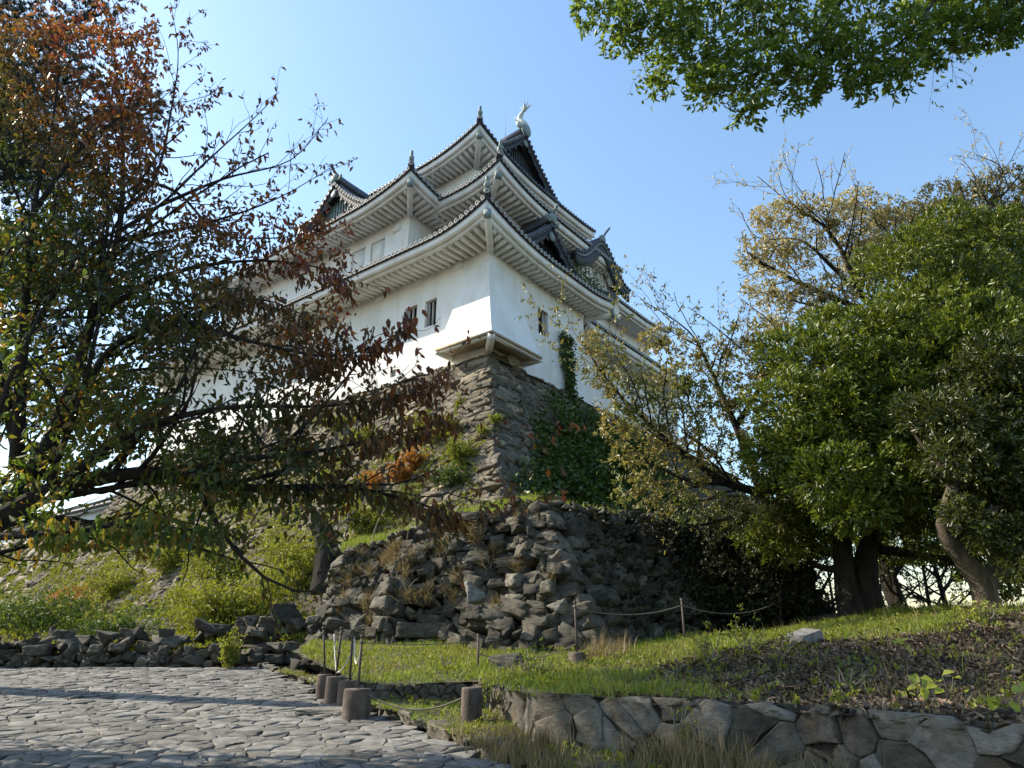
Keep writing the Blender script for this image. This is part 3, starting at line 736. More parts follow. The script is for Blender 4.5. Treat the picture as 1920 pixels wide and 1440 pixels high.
def slope(mb, p_eave, p_ridge, e, L, prof, pitch=.27, front=True, mr=None):
    """gable roof slope: bottom edge p_eave, ridge p_ridge (castle frame), running L along e; prof(t) = sag below the chord"""
    p0 = np.asarray(p_eave, float); p1 = np.asarray(p_ridge, float); e = np.asarray(e, float)
    tt = np.linspace(0, 1, 9)
    line = np.array([p0+(p1-p0)*t-np.array([0, 0, prof(t)]) for t in tt])
    g = np.stack([line, line+e*L], 1); mb.grid(g)
    k = int(L/pitch)
    sd = nrm(np.cross(p1-p0, e)); sd = sd if sd[2] > 0 else -sd
    for i in range(k):
        x = .12+i*pitch; an = np.linspace(0, pi, 6)
        rr = np.array([[q+e*(x+.08*cos(t))+sd*(.02+.08*sin(t)) for t in an] for q in line]); mb.grid(rr)
def gable(name, lab, peak, w, h, face, e_side, depth, board_mat, orn, wallmat, rings=True, sag=.10, back=.45, parent=castle, fish=False, ringmat=None):
    """triangular gable: peak (castle frame, front edge), half width w, height h, facing 'face', sideways e_side, running back 'depth'"""
    peak = np.asarray(peak, float); face = np.asarray(face, float); es = np.asarray(e_side, float); bk = -face
    prof = lambda t: sag*w*4*t*(1-t)*.5
    T = MB(); Rg = MB(); Bd = MB(); Wl = MB(); Or = MB()
    for s in (-1, 1):
        foot = peak+es*s*w-np.array([0, 0, h])
        slope(T, foot, peak, bk, depth, prof)
        tt = np.linspace(0, 1, 15); line = np.array([foot+(peak-foot)*t-np.array([0, 0, prof(t)]) for t in tt])
        ln = np.linalg.norm(peak-foot); 
        # verge: a row of round tiles looking out over the barge board
        k = int(ln/.27)
        for i in range(k):
            t = (i+.5)/k; q = foot+(peak-foot)*t-np.array([0, 0, prof(t)])+np.array([0, 0, .03])
            if rings: tile_disc(T, Rg, q+face*.06, face, .09)
            else: T.lathe([(.09, -.06), (.09, .02), (0, .03)], q+face*.06, 10, face)
        T.tube(line+np.array([0, 0, .13])+bk*.28, .09, 6)
        up = np.array([0, 0, 1.])
        T.strip_box([[q+face*.03-up*.08, q+bk*.35-up*.08, q+bk*.35+up*.03, q+face*.03+up*.03] for q in line])
        Bd.strip_box([[q+bk*.06-up*(.42+.12*(1-t)), q+bk*.16-up*(.42+.12*(1-t)), q+bk*.16-up*.085, q+bk*.06-up*.085] for q, t in zip(line, tt)])
        # carved pendant boards along the rake
        for t in np.linspace(.35, .9, 5):
            q = foot+(peak-foot)*t-np.array([0, 0, prof(t)+.50]); Bd.lathe([(.0, -.03), (.11, -.02), (.13, .02), (0, .03)], q+bk*.08, 9, face)
    b = peak+bk*back
    Wl.add([b-es*w*.93-np.array([0, 0, h]), b+es*w*.93-np.array([0, 0, h]), b-np.array([0, 0, .25])], [(0, 1, 2)])
    for x in np.arange(-w*.85, w*.86, .22):
        hh = (h-.25)*(1-abs(x)/(w*.93))-.15
        if hh > .1: Wl.beam(b+es*x-np.array([0, 0, h])+face*.03, b+es*x+np.array([0, 0, hh-h])+face*.03, .06, .05, face)
    Or.lathe([(0, -.04), (.22, -.03), (.26, .02), (.12, .06), (0, .07)], peak-np.array([0, 0, .62])+bk*.04, 8, face)
    # ridge
    rp = np.array([peak+bk*x+np.array([0, 0, .10+.10*exp(-x*1.2)]) for x in np.linspace(0, depth, 7)])
    T.strip_box([[p-es*.17, p+es*.17, p+es*.12+np.array([0, 0, .34]), p-es*.12+np.array([0, 0, .34])] for p in rp])
    T.tube(rp+np.array([0, 0, .38]), .10, 8)
    g = T.build(name, M['tile'], parent); 
    if lab: g['label'] = lab
    if Rg.n: Rg.build('tile_end_rings', ringmat or M['tile_ring'], g)
    Bd.build('barge_board', board_mat, g); Wl.build('gable_wall', wallmat, g); Or.build('gable_carving', M['copper'], g)
    if orn:
        O = MB(); o = peak+np.array([0, 0, .34])
        O.lathe([(0, -.10), (.25, -.10), (.27, .0), (.21, .07), (.08, .09), (0, .10)], o+face*.05, 12, face)
        for s in (-1, 1): O.tube(bez([o+es*s*.20-np.array([0, 0, .18]), o+es*s*.42-np.array([0, 0, .22]), o+es*s*.48+np.array([0, 0, .0])], 6), .07, 6)
        O.tube(bez([o-face*.05+np.array([0, 0, .2]), o+face*.12+np.array([0, 0, .40]), o+face*.34+np.array([0, 0, .66])], 8), .075, 8)
        O.build('ridge_ornament', M['copper'], g)
    return g
# upper gable of the topmost roof, facing right; its slopes carry on down to the hip skirt
pk = (8.05, 4.0, 29.55)
def c_gable():
    sagf = lambda t: .55*4*t*(1-t)*.5
    g = gable('gable', 'dark triangular gable of the topmost roof', pk, 3.95, 3.35, (0, -1, 0), (1, 0, 0), 12.5, M['dark_wood'], False, M['dark_wood'], rings=False, sag=.14, back=.55)
    return g
cg = c_gable()
# shachihoko: head down on the ridge end, body rising and tail fins curling up
def shachi(base, fwd):
    fwd = nrm(fwd); sdv = nrm(np.cross(fwd, (0, 0, 1))); u = np.array([0, 0, 1.])
    mb = MB()
    sp = bez([base+fwd*.12+u*.05, base+fwd*.02+u*.32, base-fwd*.16+u*.62, base-fwd*.20+u*.92, base-fwd*.06+u*1.20, base+fwd*.14+u*1.40], 20)
    rr = np.interp(np.linspace(0, 1, len(sp)), [0, .18, .45, .75, 1], [.20, .30, .25, .15, .07]); mb.tube(sp, rr, 10)
    mb.lathe([(.0, -.1), (.36, -.08), (.38, .0), (.30, .10), (.0, .14)], base+fwd*.24+u*.02, 12, fwd)
    for s in (-1, 1):
        mb.box(base+u*.10+sdv*s*.22, (.30, .05, .16))
        mb.tube(bez([base+sdv*s*.26+u*.30, base+sdv*s*.48+u*.42-fwd*.1, base+sdv*s*.52+u*.66-fwd*.2], 6), np.linspace(.09, .02, 7), 5)
    tip = sp[-1]
    for k, (f, s, h) in enumerate([(.42, -.12, .20), (.38, .14, .34), (.22, -.2, .44), (.16, .2, .48), (.02, 0, .55), (-.2, -.1, .40), (-.26, .12, .30)]):
        p = bez([tip-u*.08, tip+fwd*f*.55+sdv*s*.7+u*h*.6, tip+fwd*f*1.1+sdv*s+u*h], 8); mb.tube(p, np.linspace(.075, .012, len(p)), 5)
    for t in np.linspace(.25, .9, 7):
        i = int(t*(len(sp)-1)); q = sp[i]-fwd*rr[i]*.9; mb.tube([q, q-fwd*.13+u*.10], [.05, .01], 4)
    s_ = mb.build('shachihoko', M['shachi'], castle); s_['label'] = 'pale fish shaped roof ornament with its tail raised'; return s_
shachi(np.array([8.05, 4.25, 30.05]), (0, -1, 0))
ro = MB(); ro.lathe([(0, -.10), (.40, -.10), (.42, .0), (.32, .08), (.12, .10), (0, .11)], (8.05, 3.95, 29.85), 12, (0, -1, 0)); ro.build('ridge_ornament', M['copper'], castle)
# gable on the left bay roof, facing left
gable('gable', 'small gable on the left bay roof with pale ringed verge tiles', (-.15, 10.45, 24.2), 2.75, 2.35, (-1, 0, 0), (0, 1, 0), 4.2, M['dark_wood'], True, M['copper'], sag=.16)
# gable over the right side of the lowest roof
gable('gable', 'dark gable on the right side of the lowest roof', (4.35, -.15, 19.75), 3.3, 2.45, (0, -1, 0), (1, 0, 0), 3.2, M['dark_wood'], True, M['black'], rings=True, sag=.16, ringmat=M['tile'])
# undulating gable further right
def karahafu(c, w, h, b, depth):
    T = MB(); Bd = MB(); Fr = MB(); Wl = MB()
    xs = np.linspace(-w, w, 41); pz = lambda x: h*np.exp(-(x/(w*.58))**2)+.22*np.abs(x/w)**3
    line = np.array([(c[0]+x, b, c[1]+pz(x)) for x in xs])
    T.grid(np.stack([line, line+[0, depth, 0]], 1))
    nn = nrmv(np.stack([-np.gradient(line[:, 2], line[:, 0]), 0*xs, 1+0*xs], 1))
    T.strip_box([[q+n*(-.05)+[0, -.04, 0], q+n*(-.05)+[0, .3, 0], q+n*.05+[0, .3, 0], q+n*.05+[0, -.04, 0]] for q, n in zip(line, nn)])
    seg = np.linalg.norm(np.diff(line, axis=0), axis=1); cu = np.concatenate([[0], np.cumsum(seg)])
    for s in np.arange(.13, cu[-1], .27):
        q = np.array([np.interp(s, cu, line[:, k]) for k in range(3)]); T.lathe([(.09, -.06), (.09, .02), (0, .03)], q+[0, -.06, .04], 10, (0, -1, 0))
        n_ = np.array([np.interp(s, cu, nn[:, k]) for k in range(3)]); T.tube([q+n_*.03, q+n_*.03+[0, depth, 0]], .08, 6)
    up = np.array([0, 0, 1.])
    Bd.strip_box([[q+[0, .05, 0]-n*.66, q+[0, .15, 0]-n*.66, q+[0, .15, 0]-n*.06, q+[0, .05, 0]-n*.06] for q, n in zip(line, nn)])
    Fr.strip_box([[q+[0, .0, 0]-n*.16, q+[0, .05, 0]-n*.16, q+[0, .05, 0]-n*.055, q+[0, .0, 0]-n*.055] for q, n in zip(line, nn)])
    Wl.grid(np.stack([line+[0, .7, -.1], np.stack([line[:, 0], line[:, 1]+.7, 0*xs+c[1]-1.2], 1)], 1))
    for x in np.linspace(-w*.6, w*.6, 9): Wl.beam((c[0]+x, b+.66, c[1]-1.0), (c[0]+x, b+.66, c[1]+pz(x)-.3), .10, .06, (0, 1, 0))
    for k in (-1, 1):
        Wl.tube(bez([(c[0]+k*.2, b+.4, c[1]+h-.6), (c[0]+k*.9, b+.4, c[1]+h-1.2), (c[0]+k*1.4, b+.4, c[1]+h-1.9)], 8), .16, 6)
    T.tube(np.array([(c[0], b+x, c[1]+h+.22) for x in np.linspace(-.05, depth, 5)]), .16, 8)
    k_ = T.build('curved_gable', M['tile'], castle); k_['label'] = 'rounded gable with a swooping dark board'
    Bd.build('barge_board', M['dark_wood'], k_); Fr.build('verge_trim', M['copper'], k_); Wl.build('gable_wall', M['eave_plaster'], k_)
    O = MB(); o = np.array([c[0], b, c[1]+h+.2]); O.lathe([(0, -.1), (.26, -.1), (.28, 0), (.1, .1), (0, .1)], o, 10, (0, -1, 0)); O.tube(bez([o+up*.1, o+[0, -.15, .3], o+[0, -.45, .55]], 6), .06, 6); O.build('ridge_ornament', M['copper'], k_)
karahafu((9.75, 19.55), 2.7, 2.1, .22, 3.2)
# set-back wing to the right
w5 = MB(); wall_b(w5, 1.8, 6.9, 21, 10.5, 16.5); wall_b(w5, 2.9, 9, 20, 16.8, 20.3); w5.build('wall', M['plaster'], castle)
E2 = Side((8.6, .55), (21, .55), (0, 1), 2.6, 16.75, l1=.5, ov=1.2)
roof('roof', [E2], [], 'lower roof of the right wing')
F2 = Side((11.6, 1.6), (20.6, 1.6), (0, 1), 2.6, 20.35, l1=.45, ov=1.3)
roof('roof', [F2], [(F2, 1, True)], 'upper roof of the right wing')
sd2 = MB(); sd2.add([(7.4, 1.7, 11.9), (10.4, 1.7, 11.2), (10.4, .9, 10.9), (7.4, .9, 11.3), (7.4, 1.7, 11.0), (10.4, 1.7, 10.4)], [(0, 1, 2, 3), (3, 2, 5, 4), (0, 3, 4), (1, 5, 2)]); sd2.build('stone_drop', M['dark_wood'], castle)
# lightning rods
for (p, h) in (((5.6, 3.6, 27.2), 2.6), ((1.0, 4.4, 22.0), 1.5), ((2.2, 1.2, 22.2), 1.0)):
    r_ = MB(); r_.tube([p, np.array(p)+[0, 0, h]], [.014, .006], 5); r_.build('lightning_rod', M['old_wood'], castle)

# low white wall farther left on the same base
dob = thing('plaster_wall', 'low white plastered wall with a small tiled roof beyond the keep, far left', 'wall', cw(0, 26, 0), pi/2-AZ)
d_ = MB(); d_.box2((0, 0, 6.8), (.5, 34, 9.5)); d_.build('wall', M['plaster'], dob)
d_ = MB()
for s in (-1, 1): d_.add([(.25, 0, 9.95), (.25, 34, 9.95), (.25+s*.65, 34, 9.5), (.25+s*.65, 0, 9.5)], [(0, 1, 2, 3)])
for i in range(120):
    for s in (-1, 1): d_.tube([(.25, .15+i*.28, 9.98), (.25+s*.67, .15+i*.28, 9.54)], .075, 6)
d_.tube([(.25, 0, 10.05), (.25, 34, 10.05)], .13, 8); d_.build('roof', M['tile'], dob)
d_ = MB(); d_.box2((-.3, 0, 9.38), (.8, 34, 9.48)); d_.build('eave_board', M['eave_plaster'], dob)
# an eave of the gatehouse end beside it
# ------------------------------------------------------------------ ground, path, walls
def sstep(a, b, x):
    t = np.clip((np.asarray(x, float)-a)/(b-a), 0, 1); return t*t*(3-2*t)
RS = .064
def path_pt(x, y):                    # where the path surface is seen at (x, y)
    r = ray(x, y); t = -CAMZ/(r[2]-RS*r[1]); return np.array([0, 0, CAMZ])+r*t
def wob(x, y, s=1.):
    return .5*np.sin(1.7*x*s+.6*y*s)+.3*np.sin(3.1*y*s-1.9*x*s+1)+.2*np.sin(5.3*x*s+4.1*y*s+2)
def zt(x, y):                         # the grassy terrace and the bank of dead leaves right of the path
    x = np.asarray(x, float); y = np.asarray(y, float)
    s = sstep(1.3, 4.2, x)
    bl = sstep(-.6, 1.2, x)
    z = 1.06+((1-bl)*.11*np.maximum(0, y-11.4)+bl*(.02+.062*np.maximum(0, y-8.7)))*(1-s)+s*(.56*sstep(7.2, 11.6, y)+.035*np.maximum(0, y-11.8))
    z = z+.50*sstep(4.6, 8.6, x)*sstep(5.5, 10.5, y)
    z = z-9*sstep(18.5, 32, y)*sstep(5.5, 8, x)+.035*wob(x, y, 1.4)
    return z
def zv(x, y): return RS*np.asarray(y, float)+.10+.03*wob(x, y, 2.2)
def inside(poly, x, y):
    c = np.zeros(np.shape(x), bool); n = len(poly)
    for i in range(n):
        x1, y1 = poly[i]; x2, y2 = poly[(i+1) % n]
        k = ((y1 > y) != (y2 > y)) & (x < (x2-x1)*(y-y1)/((y2-y1) if y2 != y1 else 1e-9)+x1); c ^= k
    return c
def patch(poly, zf, res):
    P = np.array(poly); xs = np.arange(P[:, 0].min(), P[:, 0].max()+res, res); ys = np.arange(P[:, 1].min(), P[:, 1].max()+res, res)
    X, Y = np.meshgrid(xs, ys, indexing='ij'); mb = MB(); Z = zf(X, Y)
    V = np.stack([X, Y, Z], -1).reshape(-1, 3); m, n = X.shape
    i = np.arange(m-1)[:, None]*n; j = np.arange(n-1)[None, :]
    F = np.stack([i+j, i+n+j, i+n+j+1, i+j+1], -1).reshape(-1, 4)
    cx = V[F].mean(1); keep = inside(poly, cx[:, 0], cx[:, 1]); mb.add(V, F[keep]); return mb

# one sheet to the horizon; the castle hill falls away behind and to the right
def gz(x, y):
    z = RS*np.clip(y, -30, 17.5)-.10+.05*np.clip(y-17.5, 0, 12)
    z = z-14*sstep(21, 44, y+np.maximum(0, x-6)*.5)*sstep(4, 9, x)-14*sstep(50, 110, y)-12*sstep(-34, -60, x)-12*sstep(16, 40, x)
    return z
gx = np.concatenate([[-4000, -1500, -600, -250, -120], np.arange(-70, 71, 2.), [120, 250, 600, 1500, 4000]])
gy = np.concatenate([[-2500, -800, -250, -80], np.arange(-30, 121, 2.), [200, 400, 900, 2000, 5000]])
X, Y = np.meshgrid(gx, gy, indexing='ij'); g = MB(); g.grid(np.stack([X, Y, gz(X, Y)], -1)[:, ::-1])
tag(g.build('ground', M['dark_soil'], smooth=True), kind='structure')

# the paved path
EDGE = [path_pt(*p)[:2] for p in [(470, 1250), (520, 1262), (560, 1278), (620, 1306), (690, 1337), (740, 1352), (800, 1376), (870, 1402), (960, 1440)]]
EDGE = [np.array([-5.9, 17.6])]+EDGE+[np.array([1.5, 4.6]), np.array([3.0, 1.6])]
pathpoly = [tuple(p) for p in EDGE]+[(3, -4), (-14, -4), (-34, 10), (-34, 17.6)]
pb = patch(pathpoly, lambda x, y: RS*y-.012+0*x, .5)
pa = pb.build('paved_path', M['joint']); tag(pa, kind='structure')
rp = np.random.default_rng(11); st = MB()
pts = []
for yy in np.arange(4.2, 18.2, .19):
    xl = -.80*yy-1.6; x = xl+rp.uniform(0, .4)
    while x < 1.8:
        pts.append((x+rp.normal()*.07, yy+rp.normal()*.065)); x += rp.choice([.2, .3, .42, .6])*rp.uniform(.85, 1.2)
cells = voronoi(pts)
ep = [tuple(p) for p in pathpoly]
for c, q in cells:
    if inside(ep, np.array(c[0]), np.array(c[1])) and c[1] < 17.5 and np.abs(q-c).max() < 1.0:
        hh = rp.uniform(.006, .020)
        cell_stone(st, c, q, lambda p, h: np.column_stack([p, RS*p[:, 1]+h]), .007*rp.uniform(.5, 2.2), hh, rp, rnd=.008, tilt=.03, low=-.03, facet=.0025)
so = st.build('flagstones', M['path_stone'], pa)

# terrace, verge
TER = [(-2.33, 11.5), (-.57, 11.4), (-.25, 10.2), (.25, 8.25), (1.3, 7.5), (2.5, 6.75), (3.35, 5.0), (3.9, 3.4), (16, 3), (26, 10), (26, 33), (5, 33), (-1, 19), (-4.7, 18.2), (-4.5, 15.2)]
tag(patch(TER, zt, .1).build('grass_terrace', M['grass_soil'], smooth=True), kind='structure')
VER = [(-4.9, 15.6)]+[tuple(p) for p in EDGE[3:]]+[(4.2, 2), (3.4, 5.2), (2.5, 6.9), (.25, 8.4), (-.25, 10.3), (-.5, 11.5), (-2.3, 11.7), (-4.4, 15.4)]
tag(patch(VER, zv, .1).build('grass_verge', M['grass_soil'], smooth=True), kind='structure')

# hillside left, between the low boulder wall and the castle base
def base_off(z): return .57*(11.8-z)-.012*(11.8-z)*(z-2.)
def hill(u, v, r=None):
    b = -4.2+u*34; fx = -5.2-u*26; fr = np.array([fx, 17.8+.5*u, 1.38])
    zb = 2.75+.35*sin(u*9); bk = cw(-base_off(zb)+.3, b, zb)
    p = fr+(bk-fr)*v; p[2] = fr[2]+(bk[2]-fr[2])*v**1.25+.12*sin(17*u+5*v)+.10*sin(9*v+31*u); return p
g = MB(); g.grid(np.array([[hill(u, v) for v in np.linspace(0, 1, 14)] for u in np.linspace(0, 1, 60)])[::-1])
tag(g.build('hillside', M['soil'], smooth=True), kind='structure')
# ledge of grass on top of the front bastion
BT = at(1010, 948, 16.2); BTl = at(640, 1048, 18.7); BB = np.array([1.72, 14.5, 1.30]); BBl = np.array([-5.0, 17.6, 1.05])
BTr = at(1450, 1005, 22.5); BBr = np.array([9.4, 22.3, 2.2])
def ledge(u, v):
    a = BTl+(BT-BTl)*u; b = cw(-base_off(5.0)+.4, 3.6-7.5*u, 0); b[2] = 4.78+.55*u
    p = a+(b-a)*v; p[2] += .06*sin(8*u+3*v)+.05; return p
g = MB(); g.grid(np.array([[ledge(u, v) for v in np.linspace(-.02, 1, 9)] for u in np.linspace(-.02, 1, 24)])[::-1])
def ledge2(u, v):
    a = BT+(BTr-BT)*u; b = cw(-3.9+12*u, -base_off(5.0)+.4, 5.1); p = a+(b-a)*v; p[2] += .08*sin(9*u+4*v)-.03; return p
g.grid(np.array([[ledge2(u, v) for v in np.linspace(-.02, 1, 9)] for u in np.linspace(0, 1, 24)])[::-1])
tag(g.build('grass_ledge', M['grass_soil'], smooth=True), kind='structure')

# castle base ----------------------------------------------------------
rs = np.random.default_rng(5)
base = thing('stone_wall', 'tall sloping schist stone base that carries the white castle', 'stone wall', cw(0, 0, 0))
inv = -np.array(base.location)
def PL(s, t): z = 1.9+t; o = base_off(z); return cw(-o, s-6, z)
def PR(s, t): z = 3.6+t; o = base_off(z); return cw(20-s, -o, z)
mb = MB()
def clL(q):
    q = q.copy(); q[:, 0] = np.maximum(q[:, 0], 6-np.array([base_off(min(z, 11.8)) for z in 1.9+q[:, 1]])-.01); return q
fitted_face(mb, PL, 34, 9.9, .19, 2.7, rs, clL, -.10, .005, .13, .026, .18, .014, skip=lambda s, t: s-6 < -base_off(1.9+t)+.05 or (s > 32.3 and t > 5.8))
stone_face(mb, PL, 52, 9.9, .4, .7, 1.3, 2.4, rs, .2, .13, skip=lambda s, t: s <= 33.7 or (s > 32 and t > 5.8+rs.uniform(-.3, .3)))
mb.V = [v+inv for v in mb.V]; mb.build('left_face_stones', M['wall_stone'], base)
mb = MB()
def clR(q): q = q.copy(); q[:, 0] = np.minimum(q[:, 0], 20+np.array([base_off(min(z, 11.8)) for z in 3.6+q[:, 1]])+.01); return q
fitted_face(mb, PR, 26, 8.2, .21, 2.5, rs, clR, .10, .01, .11, .022, .16, .012, skip=lambda s, t: 20-s < -base_off(3.6+t)+.05 or s < 6)
mb.V = [v+inv for v in mb.V]; mb.build('right_face_stones', M['wall_stone'], base)
mb = MB(); z = 2.0; k = 0
while z < 11.75:
    h = rs.uniform(.26, .46); o = base_off(z+h/2); p = cw(-o, -o, z+h/2); L = rs.uniform(.55, .95)
    up = nrm(cw(-base_off(z+1), -base_off(z+1), z+1)-cw(-base_off(z), -base_off(z), z))
    if k % 2: X, Yv = VB, -VA; cen = p+VB*(L-.07)+VA*.14
    else: X, Yv = VA, VB*-1; cen = p+VA*(L-.07)+VB*.14
    Zv = nrm(up-X*(up@X)); Yv = np.cross(Zv, X)
    if rs.random() < .6: Rr = rotm(Yv, (.18 if k % 2 else -.18)*rs.uniform(.3, 1)); X2, Z2 = Rr@X, Rr@Zv
    else: X2, Z2 = X, Zv
    put_rock(mb, cen, X2, Yv, Z2, L, .24, h*.56, rs, .03, BLOCKS); z += h*.92; k += 1
mb.V = [v+inv for v in mb.V]; mb.build('corner_stones', M['wall_stone'], base)
mb = MB()
zz = np.linspace(1.0, 11.75, 12)
mb.grid(np.array([[cw(-base_off(z)+.22, b, z) for b in np.linspace(-base_off(z)+.2, 26, 24)] for z in zz])); mb.grid(np.array([[cw(a, -base_off(z)+.22, z) for a in np.linspace(-base_off(z)+.2, 26, 24)] for z in zz])[::-1])
mb.add([cw(-.2, -.2, 11.7), cw(26, -.2, 11.7), cw(26, 26, 11.7), cw(-.2, 26, 11.7)], [(0, 1, 2, 3)])
mb.grid(np.array([[cw(-base_off(z)+.22, b, z) for b in np.linspace(25.9, 62, 8)] for z in np.linspace(.5, 7.5, 6)]))
mb.grid(np.array([[cw(a, 26.0, z) for a in (-base_off(z)+.22, 26)] for z in zz]))
mb.V = [v+inv for v in mb.V]; mb.build('earth_core', M['dark_soil'], base)

# front bastion ---------------------------------------------------------
bas = thing('stone_bastion', 'low bastion of rough tumbled boulders with a sharp corner in front of the tall base', 'stone wall', BB)
inv = -np.array(bas.location)
def bil(A, B, Ct, D, u, v): return (A+(B-A)*u)*(1-v)+(Ct+(D-Ct)*u)*v
LW, LH = 8.3, 3.5; RW, RH = 11., 3.4
def bulge(u, v): return .16*sin(u*9+v*4)+.12*sin(u*21+1)
def QL(s, t): 
    u, v = s/LW, t/LH; p = bil(BB, BBl, BT, BTl, u, v); return p+np.array([-.3, -.9, .1])*bulge(u, v)*(1 if 0 <= v <= 1 else .6)*min(1, u*5)
def QR(s, t): u, v = s/RW, t/RH; p = bil(BBr, BB, BTr, BT, u, v); return p+np.array([.6, -.6, 0])*bulge(u, v)*min(1, (1-u)*5)
mb = MB(); stone_face(mb, QL, LW, LH+.05, .15, .36, .85, 2.4, rs, .26, .24, slope=-.12, lib=MIXED, big=lambda v: 1.25-.55*v, skip=lambda s, t: s < .2)
stone_face(mb, QL, LW, LH*.7, .36, .56, .8, 1.5, rs, .26, .28, lib=BIG_ROCKS, skip=lambda s, t: rs.random() > .16 or s < .8, out=.05)
mb.V = [v+inv for v in mb.V]; mb.build('left_face_stones', M['boulder'], bas)
mb = MB(); stone_face(mb, QR, RW, RH, .18, .42, 1.0, 2.6, rs, .24, .20, slope=.10, lib=MIXED, skip=lambda s, t: s > RW-.2)
mb.V = [v+inv for v in mb.V]; mb.build('right_face_stones', M['boulder'], bas)
mb = MB(); t = 0.; k = 0
dl = nrm(BBl-BB); dr = nrm(BBr-BB); up = nrm(BT-BB)
while t < 3.75:
    h = rs.uniform(.20, .36); L = rs.uniform(.50, .92); p = BB+(BT-BB)*(t+h/2)/np.linalg.norm(BT-BB)
    X = dl if k % 2 else dr; cen = p+X*(L-.12)+(dr if k % 2 else dl)*.18
    X = nrm(X-np.array([0, 0, 1])*X[2]+np.array([0, 0, -.22*rs.uniform(.2, 1.2)])); Zv = nrm(up-X*(up@X)); Yv = np.cross(Zv, X)
    put_rock(mb, cen, X, Yv, Zv, L, .30, h*.56, rs, .05, BLOCKS); t += h*.9; k += 1
mb.V = [v+inv for v in mb.V]; mb.build('corner_stones', M['retaining'], bas)
mb = MB()
ins = lambda p, d: p+d
nl = nrm(np.cross(dl, up))*-1; 
mb.grid(np.array([[QL(s, t)+np.array([.10, .30, -.02]) for s in np.linspace(.15, LW+.4, 24)] for t in np.linspace(-.5, LH-.05, 10)])); mb.grid(np.array([[QR(s, t)+np.array([-.25, .25, -.02]) for s in np.linspace(-.4, RW-.15, 24)] for t in np.linspace(-.5, RH-.05, 10)]))
mb.V = [v+inv for v in mb.V]; mb.build('earth_core', M['dark_soil'], bas)

# low boulder wall along the far edge of the path
lw = thing('boulder_wall', 'knee high wall of loose boulders along the left far edge of the path', 'stone wall', (-10, 17.6, 1.1))
inv = -np.array(lw.location)
def QW(s, t): 
    x = -4.6-s; return np.array([x, 17.55+.35*sin(s*.5)*.3+.3*t, 1.06+t*(1+.12*sin(s*1.3)+.10*sin(s*3.1))])
mb = MB(); stone_face(mb, QW, 30, .30, .10, .24, .8, 2.6, rs, .26, .30, lib=MIXED)
for i in range(60):
    s = rs.uniform(0, 9); p = QW(s, rs.uniform(.35, 1.0)*(1.2-s/9)+.05)+np.array([0, rs.uniform(.1, .9), .1]); put_rock(mb, p, np.array([1., 0, 0]), np.array([0, 1., 0]), np.array([0, 0, 1.]), rs.uniform(.15, .45), .25, rs.uniform(.1, .28), rs, .4, BIG_ROCKS)
mb.V = [v+inv for v in mb.V]; mb.build('boulders', M['boulder'], lw)

# retaining wall, front right: fitted stones along a bent line
def along(path):
    P = np.array(path, float); sg = np.linalg.norm(np.diff(P, axis=0), axis=1); cu = np.concatenate([[0], np.cumsum(sg)])
    return lambda s: np.stack([np.interp(s, cu, P[:, 0]), np.interp(s, cu, P[:, 1])], -1), cu[-1]
def fitted_wall(name, label, path, zlo, zhi, size, matl, asp=1., seed=1, thick=.16, gap=.005, tilt=.12, batter=.08, z0=None):
    f, L = along(path); rg = np.random.default_rng(seed); H = zhi-zlo
    pts = [(x+rg.normal()*size*.38*asp, y+rg.normal()*size*.36) for y in np.arange(-size*1.5, H+size*1.5, size) for x in np.arange(-size*2+(rg.random()*size), L+size*2, size*asp)]
    o = thing(name, label, 'stone wall', (*f(L/2), zlo)); inv = -np.array(o.location); mb = MB()
    def to3(p, h):
        s = np.clip(p[:, 0], -.0, L); q = f(s); q2 = f(np.minimum(s+.05, L)); q1 = f(np.maximum(s-.05, 0)); T = nrmv(q2-q1); nn = np.stack([T[:, 1], -T[:, 0]], 1)
        t = np.clip(p[:, 1], 0, H); xy = q+nn*(h-batter*t)[:, None]; zb = (zlo if z0 is None else z0(xy[:, 0], xy[:, 1])); return np.column_stack([xy, zb+t])
    for c, q in voronoi(pts):
        if c[0] < -size*.4 or c[0] > L+size*.4 or c[1] < -size*.5 or c[1] > H+size*.45: continue
        q = np.column_stack([np.clip(q[:, 0], -.02, L), np.clip(q[:, 1], 0, H+rg.uniform(-.02, .05))]); c = q.mean(0)
        if np.ptp(q[:, 0]) < .05 or np.ptp(q[:, 1]) < .04: continue
        cell_stone(mb, c, q, to3, gap*rg.uniform(.5, 1.6), rg.uniform(.012, .042), rg, rnd=.009, tilt=tilt*.6, low=-.05, facet=.008)
    mb.V = [v+inv for v in mb.V]; mb.build('facing_stones', matl, o)
    ss = np.linspace(0, L, 40); q = f(ss); core = MB()
    T = nrmv(np.gradient(q, axis=0)); nn = np.stack([T[:, 1], -T[:, 0]], 1)
    zb = np.full(40, zlo) if z0 is None else z0(q[:, 0], q[:, 1])
    V = [np.column_stack([q+nn*-.012, zb-.2]), np.column_stack([q-nn*(.02+batter*H), zb+H-.01]), np.column_stack([q-nn*(.07+batter*H), zb+H-.02])]
    core.grid(np.stack(V, 1)); core.V = [v+inv for v in core.V]; core.build('mortar_core', M['dark_soil'], o); return o
fitted_wall('retaining_wall', 'grey retaining wall of large fitted stones below the bank, right foreground', [(-.42, 11.3), (-.28, 10.3), (.14, 8.9), (.25, 8.2), (1.3, 7.45), (2.5, 6.7), (3.3, 5.0), (3.85, 3.2)], .22, 1.12, .34, M['retaining'], 1.15, 21)
fitted_wall('retaining_wall', 'short ankle high edging wall of upright stones between two strips of grass', [(-2.7, 12.1), (-2.33, 11.5), (-.57, 11.38), (-.3, 10.6)], 0, .31, .17, M['retaining'], .8, 22, z0=lambda x, y: RS*y+.02)
